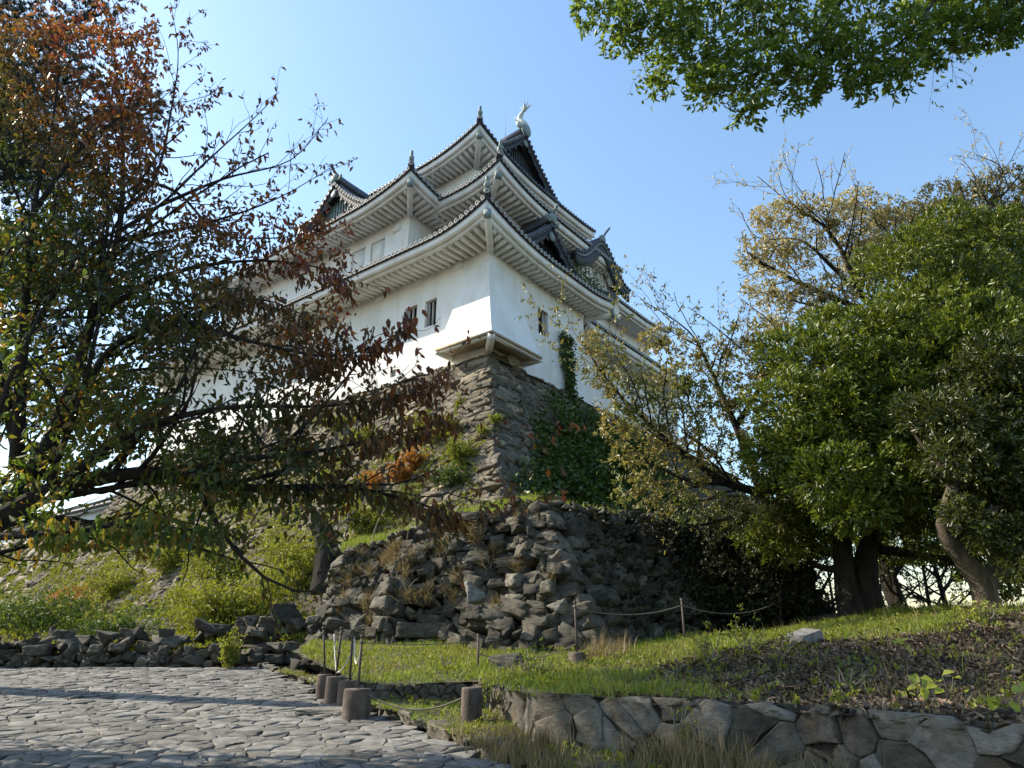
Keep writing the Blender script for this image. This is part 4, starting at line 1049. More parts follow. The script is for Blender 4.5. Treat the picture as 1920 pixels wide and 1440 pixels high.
# kerb of flat stones along the path edge
kb = thing('kerb', 'uneven line of flat kerb stones along the right edge of the path', 'kerb', (*EDGE[5], RS*EDGE[5][1])); inv = -np.array(kb.location); mb = MB()
for i in range(1, len(EDGE)-1):
    a, b = EDGE[i], EDGE[i+1]; L = np.linalg.norm(b-a); d = (b-a)/L; s = 0
    while s < L:
        w_ = rs.uniform(.25, .6); p = a+d*(s+w_/2); n2 = np.array([-d[1], d[0]]); p = p+n2*.12
        put_rock(mb, np.array([*p, RS*p[1]+.035]), np.array([*d, RS*d[1]]), np.array([*n2, 0]), np.array([0, 0, 1.]), w_*.55, .13, rs.uniform(.06, .13), rs, .07, BIG_ROCKS); s += w_*rs.uniform(.95, 1.25)
mb.V = [v+inv for v in mb.V]; mb.build('kerb_stones', M['retaining'], kb)

# single blocks and boulders
def boulder(label, p, s, mt='boulder', rz=0., seed=1, name='boulder', tilt=.1):
    o = MB(); rg = np.random.default_rng(seed); c, sn = cos(rz), sin(rz)
    put_rock(o, np.zeros(3), np.array([c, sn, 0]), np.array([-sn, c, 0]), np.array([0, 0, 1.]), *s, rg, tilt, BIG_ROCKS)
    ob = o.build(name, M[mt]); ob.location = tuple(float(q) for q in p); return tag(ob, label, 'stone')
p = at(1510, 1200, 11.2); 
bm = bmesh.new(); bmesh.ops.create_cube(bm, size=1); bmesh.ops.scale(bm, vec=(.46, .34, .24), verts=bm.verts); bmesh.ops.bevel(bm, geom=bm.edges[:], offset=.02, segments=2, affect='EDGES')
me = bpy.data.meshes.new('stone_block'); bm.to_mesh(me); bm.free(); me.materials.append(M['pale_stone']); ob = bpy.data.objects.new('stone_block', me); C.objects.link(ob)
ob.location = tuple(p); ob.rotation_euler = (.12, -.22, .5); tag(ob, 'pale squared stone block half sunk in dead leaves on the bank', 'stone')
boulder('pale rounded boulder at the right end of the retaining wall', (3.75, 4.95, .62), (.42, .35, .36), 'pale_stone', .3, 5)
boulder('grey block in the low row of stones left of the pale boulder', (3.1, 5.25, .52), (.40, .3, .20), 'retaining', -.8, 6)
boulder('wide flat grey stone under the leaf bank in the right foreground', (2.75, 5.95, .48), (.34, .28, .16), 'retaining', -.7, 8)
boulder('large dark boulder at the far left edge of the path', (-13.4, 17.8, 1.75), (.9, .7, .85), 'boulder', .2, 10)
boulder('brown boulder in the grass in front of the bastion corner', at(955, 1243, 12.6), (.34, .28, .20), 'boulder', .4, 12)
boulder('pale angular boulder set in the middle of the bastion face', at(890, 1114, 15.05), (.30, .24, .27), 'pale_stone', .5, 17, tilt=.25)
boulder('low flat stone slab on the path beside the bollards', path_pt(612, 1337)+np.array([0, 0, .03]), (.42, .26, .05), 'retaining', .1, 13, 'stone_slab', .02)

# bollards, posts and ropes ------------------------------------------------
def bollard(label, p, d, h, rod, lean=(0, 0), grp='concrete bollards with iron rods'):
    o = thing('bollard', label, 'bollard', p, rng.uniform(0, 6), grp); r = d/2
    b = MB(); b.lathe([(r*.98, -.15), (r, .02), (r*.985, h*.5), (r*.97, h-.02), (r*.93, h), (0, h+.004)], (0, 0, 0), 28); b.build('concrete_base', M['concrete'], o, True)
    if rod:
        k = MB(); top = np.array([lean[0], lean[1], h+rod]); k.tube([(0, 0, h-.05), top], [.019, .017], 8); k.lathe([(.0, .0), (.03, .0), (.032, .03), (.0, .045)], top-[0, 0, .02], 8); k.tube([top*[.94, .94, 1]-[0, 0, .10], top*[.94, .94, 1]-[0, 0, .07]], .03, 8); k.build('iron_rod', M['iron'], o)
    return np.array(p)
B1_ = bollard('farthest of the four path bollards, slim, its rod leaning right', path_pt(606, 1309), .26, .36, .72, (.10, .0))
B2_ = bollard('second farthest of the four path bollards', path_pt(626, 1318), .30, .38, .72, (.06, 0))
B3_ = bollard('bollard just behind the widest one beside the path', path_pt(652, 1325), .34, .36, .72, (.02, 0))
B4_ = bollard('nearest and widest of the four path bollards', path_pt(667, 1348), .385, .375, .68, (.015, 0))
p5 = at(884, 1330, 9.7); p5[2] = zv(p5[0], p5[1])-.02
B5_ = bollard('short rodless bollard half hidden by weeds on the grass verge', p5, .27, .40, 0)
p6 = at(1083, 1255, 12.4); p6[2] = zt(p6[0], p6[1])-.05
B6_ = bollard('bollard with a tall rod in the grass before the bastion corner', p6, .30, .22, .80, (-.02, 0))
def post(label, p, h, r=.022, lean=(0, 0), m='iron'):
    k = MB(); k.tube([(0, 0, -.2), (lean[0], lean[1], h)], [r, r*.9], 8); k.lathe([(r*1.35, 0), (r*1.35, .04), (0, .05)], (lean[0], lean[1], h-.03), 8); o = k.build('rope_post', M[m]); o.location = tuple(float(q) for q in p); tag(o, label, 'post'); return np.array(p)+np.array([lean[0], lean[1], h])
q = at(896, 1255, 12.6); q[2] = zt(q[0], q[1]); P7 = post('thin iron rope post in the grass in front of the boulders', q, .56)
q = at(1284, 1200, 14.5); q[2] = zt(q[0], q[1]); P8 = post('dark rope post standing in the shade before the bastion', q, .80, .022, (0, 0), 'iron')
q = at(1460, 1170, 17); q[2] = zt(q[0], q[1]); P9 = post('dark rope post deep in the shade near the big tree trunk', q, .7, .022, (.12, 0), 'iron')
def rope(label, a, b, sag, m='rope', r=.011):
    a = np.array(a); b = np.array(b); t = np.linspace(0, 1, 20)[:, None]; P = a+(b-a)*t; P[:, 2] -= (4*sag*t*(1-t))[:, 0]
    k = MB(); k.tube(P-a, r, 6); o = k.build('rope', M[m]); o.location = tuple(float(x) for x in a); tag(o, label, 'rope')
up = lambda p, h, dx=0: np.array(p)+np.array([dx, 0, h])
rope('pale rope hanging between the two farthest path bollards', up(B1_, .98, .09), up(B2_, .45, .0), .05, 'white_rope')
rope('pale rope running from the second path bollard to the rod behind the widest one', up(B2_, .44), up(B3_, .85, .02), .10, 'white_rope')
rope('pale looped rope between the rods of the two nearest path bollards', up(B3_, 1.0, .02), up(B4_, .98, .01), .34, 'white_rope')
rope('dark rope sagging low over the grass verge to the rodless bollard', up(B4_, .40), up(B5_, .34), .24)
rope('thin rope stretched from the path bollards to the iron post in the grass', up(B3_, .92), P7-[0, 0, .1], .05, 'rope', .008)
rope('rope from the iron post to the bollard before the bastion corner', P7-[0, 0, .3], up(B6_, .35), .16, 'rope', .009)
rope('rope running right from the tall rod to the dark post in the shade', up(B6_, .92), P8-[0, 0, .12], .14)
rope('rope hanging between the two dark posts in the shade', P8-[0, 0, .12], P9-[0, 0, .1], .22)
# ------------------------------------------------------------------ trees and plants
def tree(name, label, cat, limbs, trunk_mat, leaf_mat, seed, leaf, grow_kw, maxlev=2, blobs=None, extra=None, root=None, twig_keep=1.):
    """limbs: list of (points, r0, r1); leaf = (per metre, length, width, hang); blobs: shoots all through irregular masses"""
    rg = np.random.default_rng(seed); root = limbs[0][0][0] if root is None else root
    o = thing(name, label, cat, root); inv = -np.array(o.location)
    tb = MB(); tw = []
    for pts, r0, r1 in limbs:
        P = bez(pts, max(12, 4*len(pts))); grow(tb, P, r0, r1, 0, maxlev, tw, rg=rg, **grow_kw)
    cb = MB()
    if leaf: twig_leaves(cb, tw, leaf[0], leaf[1], leaf[2], leaf[3], rg, keep=twig_keep)
    if blobs: blobs(cb, rg)
    if extra: extra(tb, cb, rg)
    tb.V = [v+inv for v in tb.V]; tb.build('trunk', trunk_mat, o, True)
    if cb.n: cb.V = [v+inv for v in cb.V]; cb.build('crown', leaf_mat, o)
    return o
def lumps(B, dens, k, L, W, spread=.8, hang=0., inner=.25, gap=.35, droop=.12, facing=None):
    """shoots over and inside irregular lumps B = [(centre, radius)], with gaps between sprays"""
    def f(mb, rg):
        for c, r in B:
            r = np.array(r if np.ndim(r) else (r, r, r), float); n = int(dens*4*pi*(np.prod(r)**(2/3)))
            d = rdir(n, rg); 
            ph = rg.uniform(0, 6, 3); fr = 3.2
            u = np.sin(fr*d[:, 0]*1.7+ph[0])+np.sin(fr*d[:, 1]*1.9+ph[1])+np.sin(fr*d[:, 2]*2.1+ph[2])+.9*rg.normal(size=n)
            keep = u > -1.6+gap*2
            if facing is not None: keep &= (d@facing > -.35) | (rg.random(n) < .25)
            rad = 1+.17*u/2-rg.random(n)**2*inner*(rg.random(n) < .6)
            P = np.asarray(c)+d*r*rad[:, None]; d2 = nrmv(d/r+np.array([0, 0, .25-hang])+.25*rdir(n, rg))
            P = P[keep]; d2 = d2[keep]
            clumps(mb, P, d2, k, L, W, rg, spread, jit=L*.35, droop=droop)
    return f

TOCAM = np.array([0, -1., -.15])
# 1. autumn tree, left foreground ---------------------------------------
A = lambda *p: [at(*q) for q in p]
root1 = np.array([-6.3, 6.4, .35])
L1 = [
 ([root1, np.array([-6.2, 6.4, 1.5]), at(-60, 1010, 6.5), at(20, 962, 6.5), at(130, 908, 6.5), at(300, 886, 6.6), at(470, 915, 6.7), at(640, 912, 6.9), at(790, 945, 7.0), at(862, 980, 7.0)], .19, .008),
 ([at(-30, 985, 6.5), at(60, 890, 6.6), at(125, 750, 6.7), at(172, 600, 6.8), at(222, 440, 6.9), at(230, 270, 7.0), at(212, 90, 7.1), at(180, -40, 7.1)], .11, .010),
 ([at(118, 790, 6.7), at(165, 715, 6.5), at(225, 640, 6.4), at(335, 598, 6.4), at(480, 560, 6.5), at(590, 600, 6.6)], .06, .006),
 ([at(228, 430, 6.9), at(300, 385, 7.), at(390, 300, 7.2), at(480, 218, 7.3), at(524, 172, 7.3)], .028, .004),
 ([at(300, 385, 7.), at(420, 335, 7.2), at(545, 300, 7.4), at(615, 222, 7.5)], .026, .004),
 ([at(225, 450, 6.9), at(380, 420, 7.0), at(520, 372, 7.2), at(640, 302, 7.3)], .030, .004),
 ([at(228, 400, 6.9), at(292, 330, 7.1), at(322, 200, 7.2), at(334, 100, 7.3), at(320, 5, 7.3)], .028, .004),
 ([at(30, 880, 6.6), at(45, 620, 6.3), at(62, 400, 6.2), at(100, 220, 6.3), at(115, 60, 6.3)], .07, .008),
 ([at(120, 905, 6.5), at(250, 810, 6.2), at(420, 765, 6.1), at(600, 762, 6.2), at(735, 745, 6.3), at(838, 700, 6.4)], .05, .005),
 ([at(300, 886, 6.6), at(450, 862, 6.3), at(600, 845, 6.3), at(740, 815, 6.4), at(850, 788, 6.5)], .045, .005),
 ([at(-60, 1010, 6.5), at(90, 1000, 6.1), at(250, 985, 6.0), at(420, 1000, 6.1)], .05, .006),
 ([at(172, 600, 6.8), at(300, 520, 6.6), at(450, 490, 6.7), at(590, 500, 6.9), at(662, 545, 7.0)], .04, .005),
 ([at(30, 840, 6.6), at(-20, 600, 6.2), at(-40, 300, 6.2), at(10, 120, 6.3)], .06, .008),
 ([at(335, 598, 6.4), at(470, 640, 6.2), at(620, 668, 6.2), at(720, 640, 6.3), at(775, 598, 6.3)], .03, .004),
 ([at(60, 400, 6.2), at(150, 280, 6.4), at(240, 200, 6.6), at(260, 110, 6.7)], .03, .004),
 ([at(118, 760, 6.7), at(220, 700, 7.2), at(360, 690, 7.6), at(500, 700, 7.8)], .04, .005),
 ([at(230, 330, 7.), at(330, 360, 7.4), at(420, 440, 7.6), at(560, 440, 7.8), at(610, 400, 7.8)], .03, .004),
 ([at(45, 650, 6.3), at(150, 480, 6.0), at(260, 420, 6.0), at(330, 440, 6.1)], .035, .005),
]
def thick_left(tb, cb, rg):
    # inner, denser part of the crown near the stem
    for (x0, x1, y0, y1, n) in ((-80, 290, 40, 560, 3100), (-80, 430, 400, 900, 1900), (-60, 640, 600, 1020, 2500), (300, 660, 360, 640, 450)):
        x = rg.uniform(x0, x1, n); y = rg.uniform(y0, y1, n); Yd = rg.uniform(5.8, 8.2, n)
        u = np.sin(x*.021+y*.013)+np.sin(y*.027-x*.011+2)+.8*rg.normal(size=n)
        P = np.array([at(*q) for q in zip(x, y, Yd)])[(u > -.35) & ~((x > 115) & (x < 265) & (y > 905) & (y < 995))]
        clumps(cb, P, np.tile([0, 0, -.8], (len(P), 1))+.5*rdir(len(P), rg), 5, .084, .037, rg, .8, jit=.05, droop=.2)
_thick = thick_left
def thick_left(tb, cb, rg):
    _thick(tb, cb, rg)
    lumps([(np.array([-8.6, 9.0, 3.5]), (1.3, .9, .7)), (np.array([-7.6, 8.2, 2.5]), (.8, .7, .5)), (np.array([-9.2, 8.4, 4.4]), (1.1, .9, .7)), (np.array([-8.2, 7.6, 3.2]), (.8, .8, .5))], 26, 6, .10, .042, .9, .4, 1., .3, .2)(cb, rg)
    for li, t0, per in ((0, .55, 150), (8, .45, 170), (9, .4, 170), (13, .35, 170), (2, .5, 120), (10, .3, 150), (11, .5, 110), (16, .5, 110)):
        P = bez(L1[li][0], 80); P = P[int(len(P)*t0):]; le = np.linalg.norm(np.diff(P, axis=0), axis=1).sum(); m = int(le*per)
        f = rg.random(m)*(len(P)-1.01); i = f.astype(int); Q = P[i]+(P[i+1]-P[i])*(f-i)[:, None]+rg.normal(size=(m, 3))*np.array([.05, .12, .06])-np.array([0, 0, .02])
        leaves(cb, Q, nrmv(np.array([.15, -.1, -1.])+.45*rdir(m, rg)), nrmv(rdir(m, rg)+np.array([0, -.8, 0])), .115*rg.uniform(.6, 1.2, m), .044*rg.uniform(.7, 1.2, m), droop=.25)
tree('autumn_tree', 'tree with drooping red, orange and green leaves, left foreground', 'tree', L1, M['bark'], M['autumn'], 31, (23, .090, .038, 1.1),
     dict(dens=(3.2, 4.2, 5), ln=(.34, .45, .5), up=.12, ang=.75, wander=.16, start=.22), 2, extra=thick_left, root=root1, twig_keep=.92)

# 2. pine behind it ---------------------------------------------------------
proot = np.array([-10.4, 9.6, .6])
def pine_needles(tb, cb, rg):
    cs = []
    for x, y, Yd, r in ((10, 40, 8.6, .62), (120, 60, 9, .62), (60, 150, 8.4, .7), (150, 130, 9.1, .5), (230, 230, 9.2, .62), (285, 190, 9.3, .4), (100, 300, 8.6, .75), (170, 420, 9, .7), (60, 520, 8.6, .8), (200, 560, 9, .65), (130, 660, 8.8, .75), (300, 470, 9.4, .5), (40, 760, 8.6, .75), (330, 640, 9.6, .55), (420, 560, 9.8, .5), (230, 760, 9.3, .6), (-60, 300, 8.2, .9), (180, 10, 9, .45), (-20, -20, 8.6, .6), (-150, 140, 8.8, .9), (-180, 420, 9, .8), (-260, -60, 9.2, 1.0), (-120, -160, 9.4, 1.0), (-240, 240, 9.5, .9), (-160, 650, 8.8, .8), (-330, 60, 9.6, .9), (-60, -90, 9.8, .8)):
        c = at(x, y, Yd); n = int(330*r*r)
        P = c+rdir(n, rg)*r*rg.random((n, 1))**.45*np.array([1.15, 1.1, .62]); P[:, 2] += .16*np.sin(P[:, 0]*3+P[:, 1]*2.3); cs.append(P)
        for _ in range(3): tb.tube(bez([c+np.array([-1.2*r, .2, -.2]), c+rdir(1, rg)[0]*r*.4, c+rdir(1, rg)[0]*r*.9], 8), [.03, .008], 5)
        b = np.array([-10.4, 9.6, max(2., min(8.4, c[2]-.9+rg.normal()*.5))]); md = (b+c)/2+np.array([rg.normal()*.3, rg.normal()*.3, rg.uniform(-.1, .45)]); tb.tube(bez([b, md, c], 10), [.05, .014], 6); cs.append(b+(c-b)*rg.uniform(.35, .95, (60, 1))+rg.normal(size=(60, 3))*np.array([.25, .25, .16]))
    P = np.concatenate(cs); k = 34; Pr = np.repeat(P, k, 0); D = np.repeat(nrmv(rdir(len(P), rg)+np.array([0, 0, .7])), k, 0); D = nrmv(D+.75*rdir(len(Pr), rg))
    strips(cb, Pr, D, rdir(len(Pr), rg), .13*rg.uniform(.7, 1.1, len(Pr)), .0085, droop=.05)
tree('pine_tree', 'dark blue green pine with needle tufts behind the autumn tree', 'tree', [([proot, proot+np.array([.1, 0, 3.]), proot+np.array([-.2, .1, 5.5]), proot+np.array([.3, .2, 8.])], .24, .06)], M['bark'], M['needle'], 41, None,
     dict(dens=(.4, 1, 1), ln=(.2, .3, .3), up=.1, ang=1.2), 1, extra=pine_needles, root=proot)
# a tall pine farther up the path, its trunk outside the left edge; it shades the paving and the bank on the right
tr_ = np.array([-13.4, 14.45, .85])
tree('tall_pine', 'tall pine high above the autumn tree, its trunk outside the left edge of the view', 'tree', [([tr_, tr_+np.array([.1, 0, 4]), tr_+np.array([-.1, .1, 9.0]), tr_+np.array([.1, 0, 15.2])], .62, .16)], M['bark'], M['needle'], 42, None,
     dict(dens=(.5, 1, 1), ln=(.13, .3, .3), up=.25, ang=1.0, start=.72), 1, root=tr_,
     blobs=lumps([((-13.5, 13.5, 15.2), (1.5, 1.4, .7)), ((-14.9, 14.3, 14.2), (1.5, 1.3, .7)), ((-12.5, 14.5, 14.1), (1.3, 1.2, .65)), ((-13.6, 15.0, 16.4), (1.3, 1.2, .7)), ((-12.3, 13.2, 13.0), (1.3, 1.1, .6)), ((-14.4, 13.0, 13.2), (1.3, 1.1, .6)), ((-11.5, 13.8, 12.2), (1.0, .9, .5))], 30, 9, .17, .026, 1.0, 0, .8, .12, .05))

# 3. cherry with golden leaves, right of the keep -------------------------------
r3 = at(1475, 1140, 18.2); r3[2] = zt(r3[0], r3[1])-.1
L3 = [
 ([r3, r3+np.array([-.1, 0, 1.2]), at(1455, 1000, 17.4), at(1430, 930, 16.4), at(1360, 905, 16), at(1270, 840, 15.7), at(1190, 770, 15.4), at(1130, 700, 15.2), at(1090, 640, 15.1)], .24, .012),
 ([at(1430, 930, 16.4), at(1380, 800, 16.2), at(1330, 690, 16.2), at(1290, 620, 16.2), at(1200, 560, 16.2)], .12, .010),
 ([at(1360, 905, 16), at(1290, 900, 15.6), at(1220, 870, 15.4), at(1150, 850, 15.3)], .09, .010),
 ([at(1380, 800, 16.2), at(1440, 700, 16.6), at(1430, 690, 16.6), at(1350, 620, 16.6), at(1290, 575, 16.6)], .08, .008),
 ([at(1430, 930, 16.4), at(1480, 800, 16.8), at(1500, 700, 17), at(1460, 620, 17), at(1390, 560, 17)], .10, .010),
 ([at(1400, 960, 16.2), at(1300, 985, 15.6), at(1220, 960, 15.2)], .07, .008),
 ([at(1430, 930, 16.4), at(1520, 880, 15.6), at(1500, 800, 15.3)], .08, .01),
]
def th3(tb, cb, rg):
    lumps([(at(1130, 690, 15.2), (.5, .5, .4)), (at(1110, 640, 15.1), (.3, .3, .25)), (at(1170, 800, 15.3), (.5, .5, .35)), (at(1240, 640, 15.9), (.5, .5, .3)), (at(1200, 920, 15.2), (.5, .5, .3)), (at(1200, 715, 15.4), (.75, .6, .45)), (at(1290, 720, 15.8), (.9, .7, .5)), (at(1370, 760, 16), (1., .8, .6)), (at(1240, 800, 15.5), (.8, .7, .5)), (at(1330, 850, 15.8), (.9, .8, .55)), (at(1190, 860, 15.3), (.55, .6, .4)),
           (at(1290, 940, 15.4), (.75, .6, .4)), (at(1430, 700, 16.4), (.8, .8, .6)), (at(1400, 640, 16.6), (.7, .7, .4)), (at(1310, 665, 16.2), (.7, .6, .3)), (at(1390, 970, 15.6), (.8, .6, .35)), (at(1160, 760, 15.3), (.4, .4, .3))], 40, 7, .11, .044, .95, .4, 1.4, .32, .2)(cb, rg)
tree('cherry_tree', 'cherry tree with thin golden brown leaves reaching over the white wall', 'tree', L3, M['bark'], M['gold'], 51, (16, .115, .046, .8),
     dict(dens=(2.2, 3.4, 4), ln=(.36, .5, .5), up=.12, ang=.85, wander=.14, start=.3), 2, extra=th3, root=r3)

# 4. pale leafed cherry higher up behind the evergreen ------------------------------
r4 = np.array([10.6, 19.6, 1.6])
L4 = [
 ([r4, r4+np.array([-.3, 0, 3.]), at(1690, 640, 18.6), at(1620, 560, 18.2), at(1560, 440, 18), at(1480, 380, 17.8), at(1420, 330, 17.8)], .26, .010),
 ([at(1690, 640, 18.6), at(1610, 580, 18.2), at(1530, 545, 18), at(1440, 500, 17.8), at(1402, 474, 17.8)], .12, .045),
 ([at(1620, 560, 18.2), at(1560, 500, 18), at(1500, 450, 18), at(1420, 445, 17.8), at(1385, 390, 17.8)], .09, .008),
 ([at(1660, 600, 18.4), at(1560, 580, 18), at(1470, 560, 17.8), at(1400, 540, 17.8)], .08, .008),
 ([at(1690, 640, 18.6), at(1680, 480, 18.6), at(1640, 400, 18.6), at(1600, 345, 18.6)], .10, .008),
 ([at(1690, 640, 18.6), at(1790, 500, 18.8), at(1850, 400, 19), at(1880, 320, 19), at(1830, 290, 19)], .12, .010),
 ([at(1790, 500, 18.8), at(1820, 430, 18.8), at(1800, 350, 18.8)], .07, .03),
 ([at(1850, 400, 19), at(1910, 330, 19), at(1935, 270, 19)], .05, .008),
]
def th4(tb, cb, rg):
    lumps([(at(1420, 480, 17.8), (.55, .5, .45)), (at(1440, 410, 17.8), (.5, .5, .3)), (at(1660, 400, 18.4), (.7, .6, .4)), (at(1480, 470, 17.9), (.95, .7, .6)), (at(1560, 420, 18), (.9, .7, .6)), (at(1450, 545, 17.8), (.7, .6, .5)), (at(1540, 560, 17.9), (.9, .7, .6)), (at(1500, 395, 17.9), (.7, .6, .35)), (at(1620, 470, 18.2), (.8, .7, .6)), (at(1600, 380, 18.4), (.6, .6, .3)), (at(1450, 610, 17.8), (.5, .5, .35))], 52, 6, .125, .052, .95, .45, 1.2, .30, .2)(cb, rg)
tree('cherry_tree', 'sparse pale leafed cherry with a bare broken limb against the sky, right', 'tree', L4, M['bark'], M['pale_gold'], 61, (9, .12, .046, .8),
     dict(dens=(1.8, 2.8, 4), ln=(.34, .5, .5), up=.14, ang=.8, wander=.14, start=.35), 2, extra=th4, root=r4)

# 5. big glossy evergreen ------------------------------------------------------------
def gz2(x, y): return float(zt(x, y))-.1
r5 = at(1600, 1150, 16.4); r5[2] = gz2(r5[0], r5[1])
L5 = [
 ([r5, r5+np.array([-.05, 0, .9]), at(1575, 960, 16.2), at(1560, 850, 16), at(1520, 740, 15.8)], .34, .08),
 ([r5+np.array([.42, .1, 0]), at(1622, 1060, 16.4), at(1650, 960, 16.4), at(1690, 820, 16.4), at(1740, 660, 16.4)], .36, .08),
 ([at(1650, 1030, 16.4), at(1720, 1040, 16.6), at(1780, 1050, 16.8), at(1830, 1090, 17)], .12, .05),
 ([at(1590, 1070, 16.4), at(1530, 1060, 16.5), at(1490, 1020, 16.8), at(1440, 990, 17)], .11, .03),
]
B5 = [(at(*p), r) for p, r in [
 ((1560, 690, 14.6), (1.0, .9, .85)), ((1640, 640, 14.9), (1.1, 1., .8)), ((1730, 600, 15), (1.2, 1.1, .9)), ((1820, 560, 15), (1.2, 1.1, .9)), ((1900, 600, 14.8), (1.1, 1., .9)),
 ((1480, 760, 14.6), (.9, .9, .7)), ((1570, 780, 14.4), (1.0, .9, .8)), ((1670, 740, 14.3), (1.1, 1., .9)), ((1770, 700, 14.3), (1.1, 1., .9)), ((1870, 700, 14), (1.1, 1., .9)),
 ((1690, 500, 15.6), (1., 1., .7)), ((1780, 450, 15.8), (1.1, 1., .7)), ((1870, 470, 15.5), (1.2, 1.1, .8)), ((1480, 660, 15), (.7, .7, .5)), ((1550, 610, 15.2), (.6, .6, .4)),
 ((1560, 900, 13.6), (.75, .7, .6)), ((1640, 890, 13.5), (.8, .7, .6)), ((1600, 960, 13.5), (.6, .6, .35)), ((1720, 900, 13.5), (.7, .7, .55)), ((1690, 830, 14), (.8, .8, .6)), ((1790, 820, 14.2), (.9, .9, .7)), ((1890, 800, 14), (1., .9, .8)), ((1450, 860, 14.8), (.7, .7, .5)), ((1500, 840, 14.4), (.7, .7, .5)), ((1830, 640, 14), (1.1, 1., .9)), ((1740, 780, 14.8), (1.2, 1.1, .9)), ((1560, 840, 15.5), (1.1, 1, .8)), ((1660, 940, 15.6), (1.1, 1, .6)), ((1760, 930, 15.4), (1.1, 1, .7)), ((1540, 960, 16), (.9, .9, .5)), ((1860, 900, 15), (1.1, 1, .8)), ((1490, 930, 16), (.8, .8, .5)), ((1700, 680, 16.5), (1.6, 1.2, 1.4)), ((1850, 780, 16), (1.5, 1.2, 1.3)), ((1600, 740, 16.5), (1.3, 1.2, 1.)), ((1520, 1010, 16.8), (.8, .8, .4)), ((1690, 1010, 17), (1., .9, .5)), ((1780, 1010, 17.2), (.9, .9, .5)), ((1880, 1050, 17.5), (1., .9, .8)), ((1460, 1010, 16.6), (.7, .8, .5)), ((1930, 1010, 16), (.8, .8, .8))]]
tree('evergreen_tree', 'massive glossy evergreen with a twin dark trunk on the right', 'tree', L5, M['bark'], M['evergreen'], 71, None,
     dict(dens=(1.2, 2.2, 3), ln=(.35, .5, .5), up=.2, ang=.8, wander=.16, start=.55), 2, blobs=lumps(B5, 78, 9, .125, .042, .7, .05, .75, .30, .1), root=r5)
# 6. leaning tree at the right edge
r6 = at(1850, 1130, 12.6); r6[2] = gz2(r6[0], r6[1])
L6 = [
 ([r6, at(1838, 1090, 12.5), at(1800, 1040, 12.4), at(1770, 985, 12.3), at(1792, 900, 12.3), at(1810, 800, 12.4)], .23, .10),
 ([at(1838, 1100, 12.6), at(1880, 1060, 12.8), at(1930, 1010, 13), at(1980, 900, 13)], .22, .10),
 ([at(1785, 1010, 12.4), at(1850, 960, 12.2), at(1930, 930, 12.2)], .10, .04),
 ([at(1792, 900, 12.3), at(1720, 820, 12.4), at(1700, 760, 12.5)], .07, .02),
]
B6 = [(at(*p), r) for p, r in [((1850, 830, 12.8), (.8, .8, .7)), ((1930, 760, 12.6), (.9, .9, .8)), ((1840, 990, 11.9), (.35, .35, .3)), ((1900, 1010, 11.8), (.35, .35, .3)), ((1800, 960, 11.9), (.28, .28, .25)), ((1915, 900, 12.4), (.7, .6, .5)), ((1880, 690, 12.8), (.8, .8, .6)), ((1960, 980, 12), (.5, .5, .5)), ((1905, 1060, 11.6), (.25, .25, .2)), ((1820, 730, 13), (.6, .6, .5)), ((1795, 860, 12), (.5, .5, .4)), ((1780, 780, 12.2), (.55, .5, .5)), ((1870, 880, 12), (.6, .5, .5)), ((1720, 770, 12.6), (.4, .4, .35)), ((1930, 850, 12.2), (.7, .6, .6)), ((1840, 930, 12.6), (.5, .5, .35)), ((1930, 940, 13), (.6, .6, .4)), ((1970, 870, 13), (.8, .8, .8))]]
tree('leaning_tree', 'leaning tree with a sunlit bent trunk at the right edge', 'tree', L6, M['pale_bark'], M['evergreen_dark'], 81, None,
     dict(dens=(1.0, 2.2, 3), ln=(.3, .5, .5), up=.2, ang=.8, wander=.16, start=.6), 2, blobs=lumps(B6, 90, 9, .105, .038, .8, .05, .7, .1, .1), root=r6)
# 7. olive green tree top behind, upper right
r7 = np.array([15.5, 23, 0.5])
B7 = [(at(*p), r) for p, r in [((1700, 440, 20), (1.3, 1.2, .8)), ((1790, 400, 20.5), (1.4, 1.2, .9)), ((1880, 380, 21), (1.4, 1.2, 1.)), ((1940, 430, 21), (1.4, 1.2, 1.)), ((1640, 490, 20), (1., 1., .6)), ((1860, 470, 20), (1.5, 1.3, 1.)), ((1740, 500, 19.6), (1.2, 1.1, .8)), ((1950, 560, 19), (1.5, 1.3, 1.2)), ((1800, 600, 19), (1.8, 1.3, 1.5))]]
tree('broadleaf_tree', 'olive green rounded treetop behind the evergreen at upper right', 'tree', [([r7, r7+np.array([-.5, 0, 4.]), at(1840, 560, 21), at(1800, 430, 20.6)], .32, .08), ([at(1840, 560, 21), at(1900, 430, 21), at(1930, 380, 21)], .12, .04), ([at(1830, 600, 21), at(1720, 500, 20.2), at(1680, 450, 20)], .12, .04)], M['bark'], M['olive'], 91, None,
     dict(dens=(.8, 2, 3), ln=(.3, .5, .5), up=.2, ang=.8, start=.6), 2, blobs=lumps(B7, 45, 8, .125, .048, .9, .1, .5, .15), root=r7)
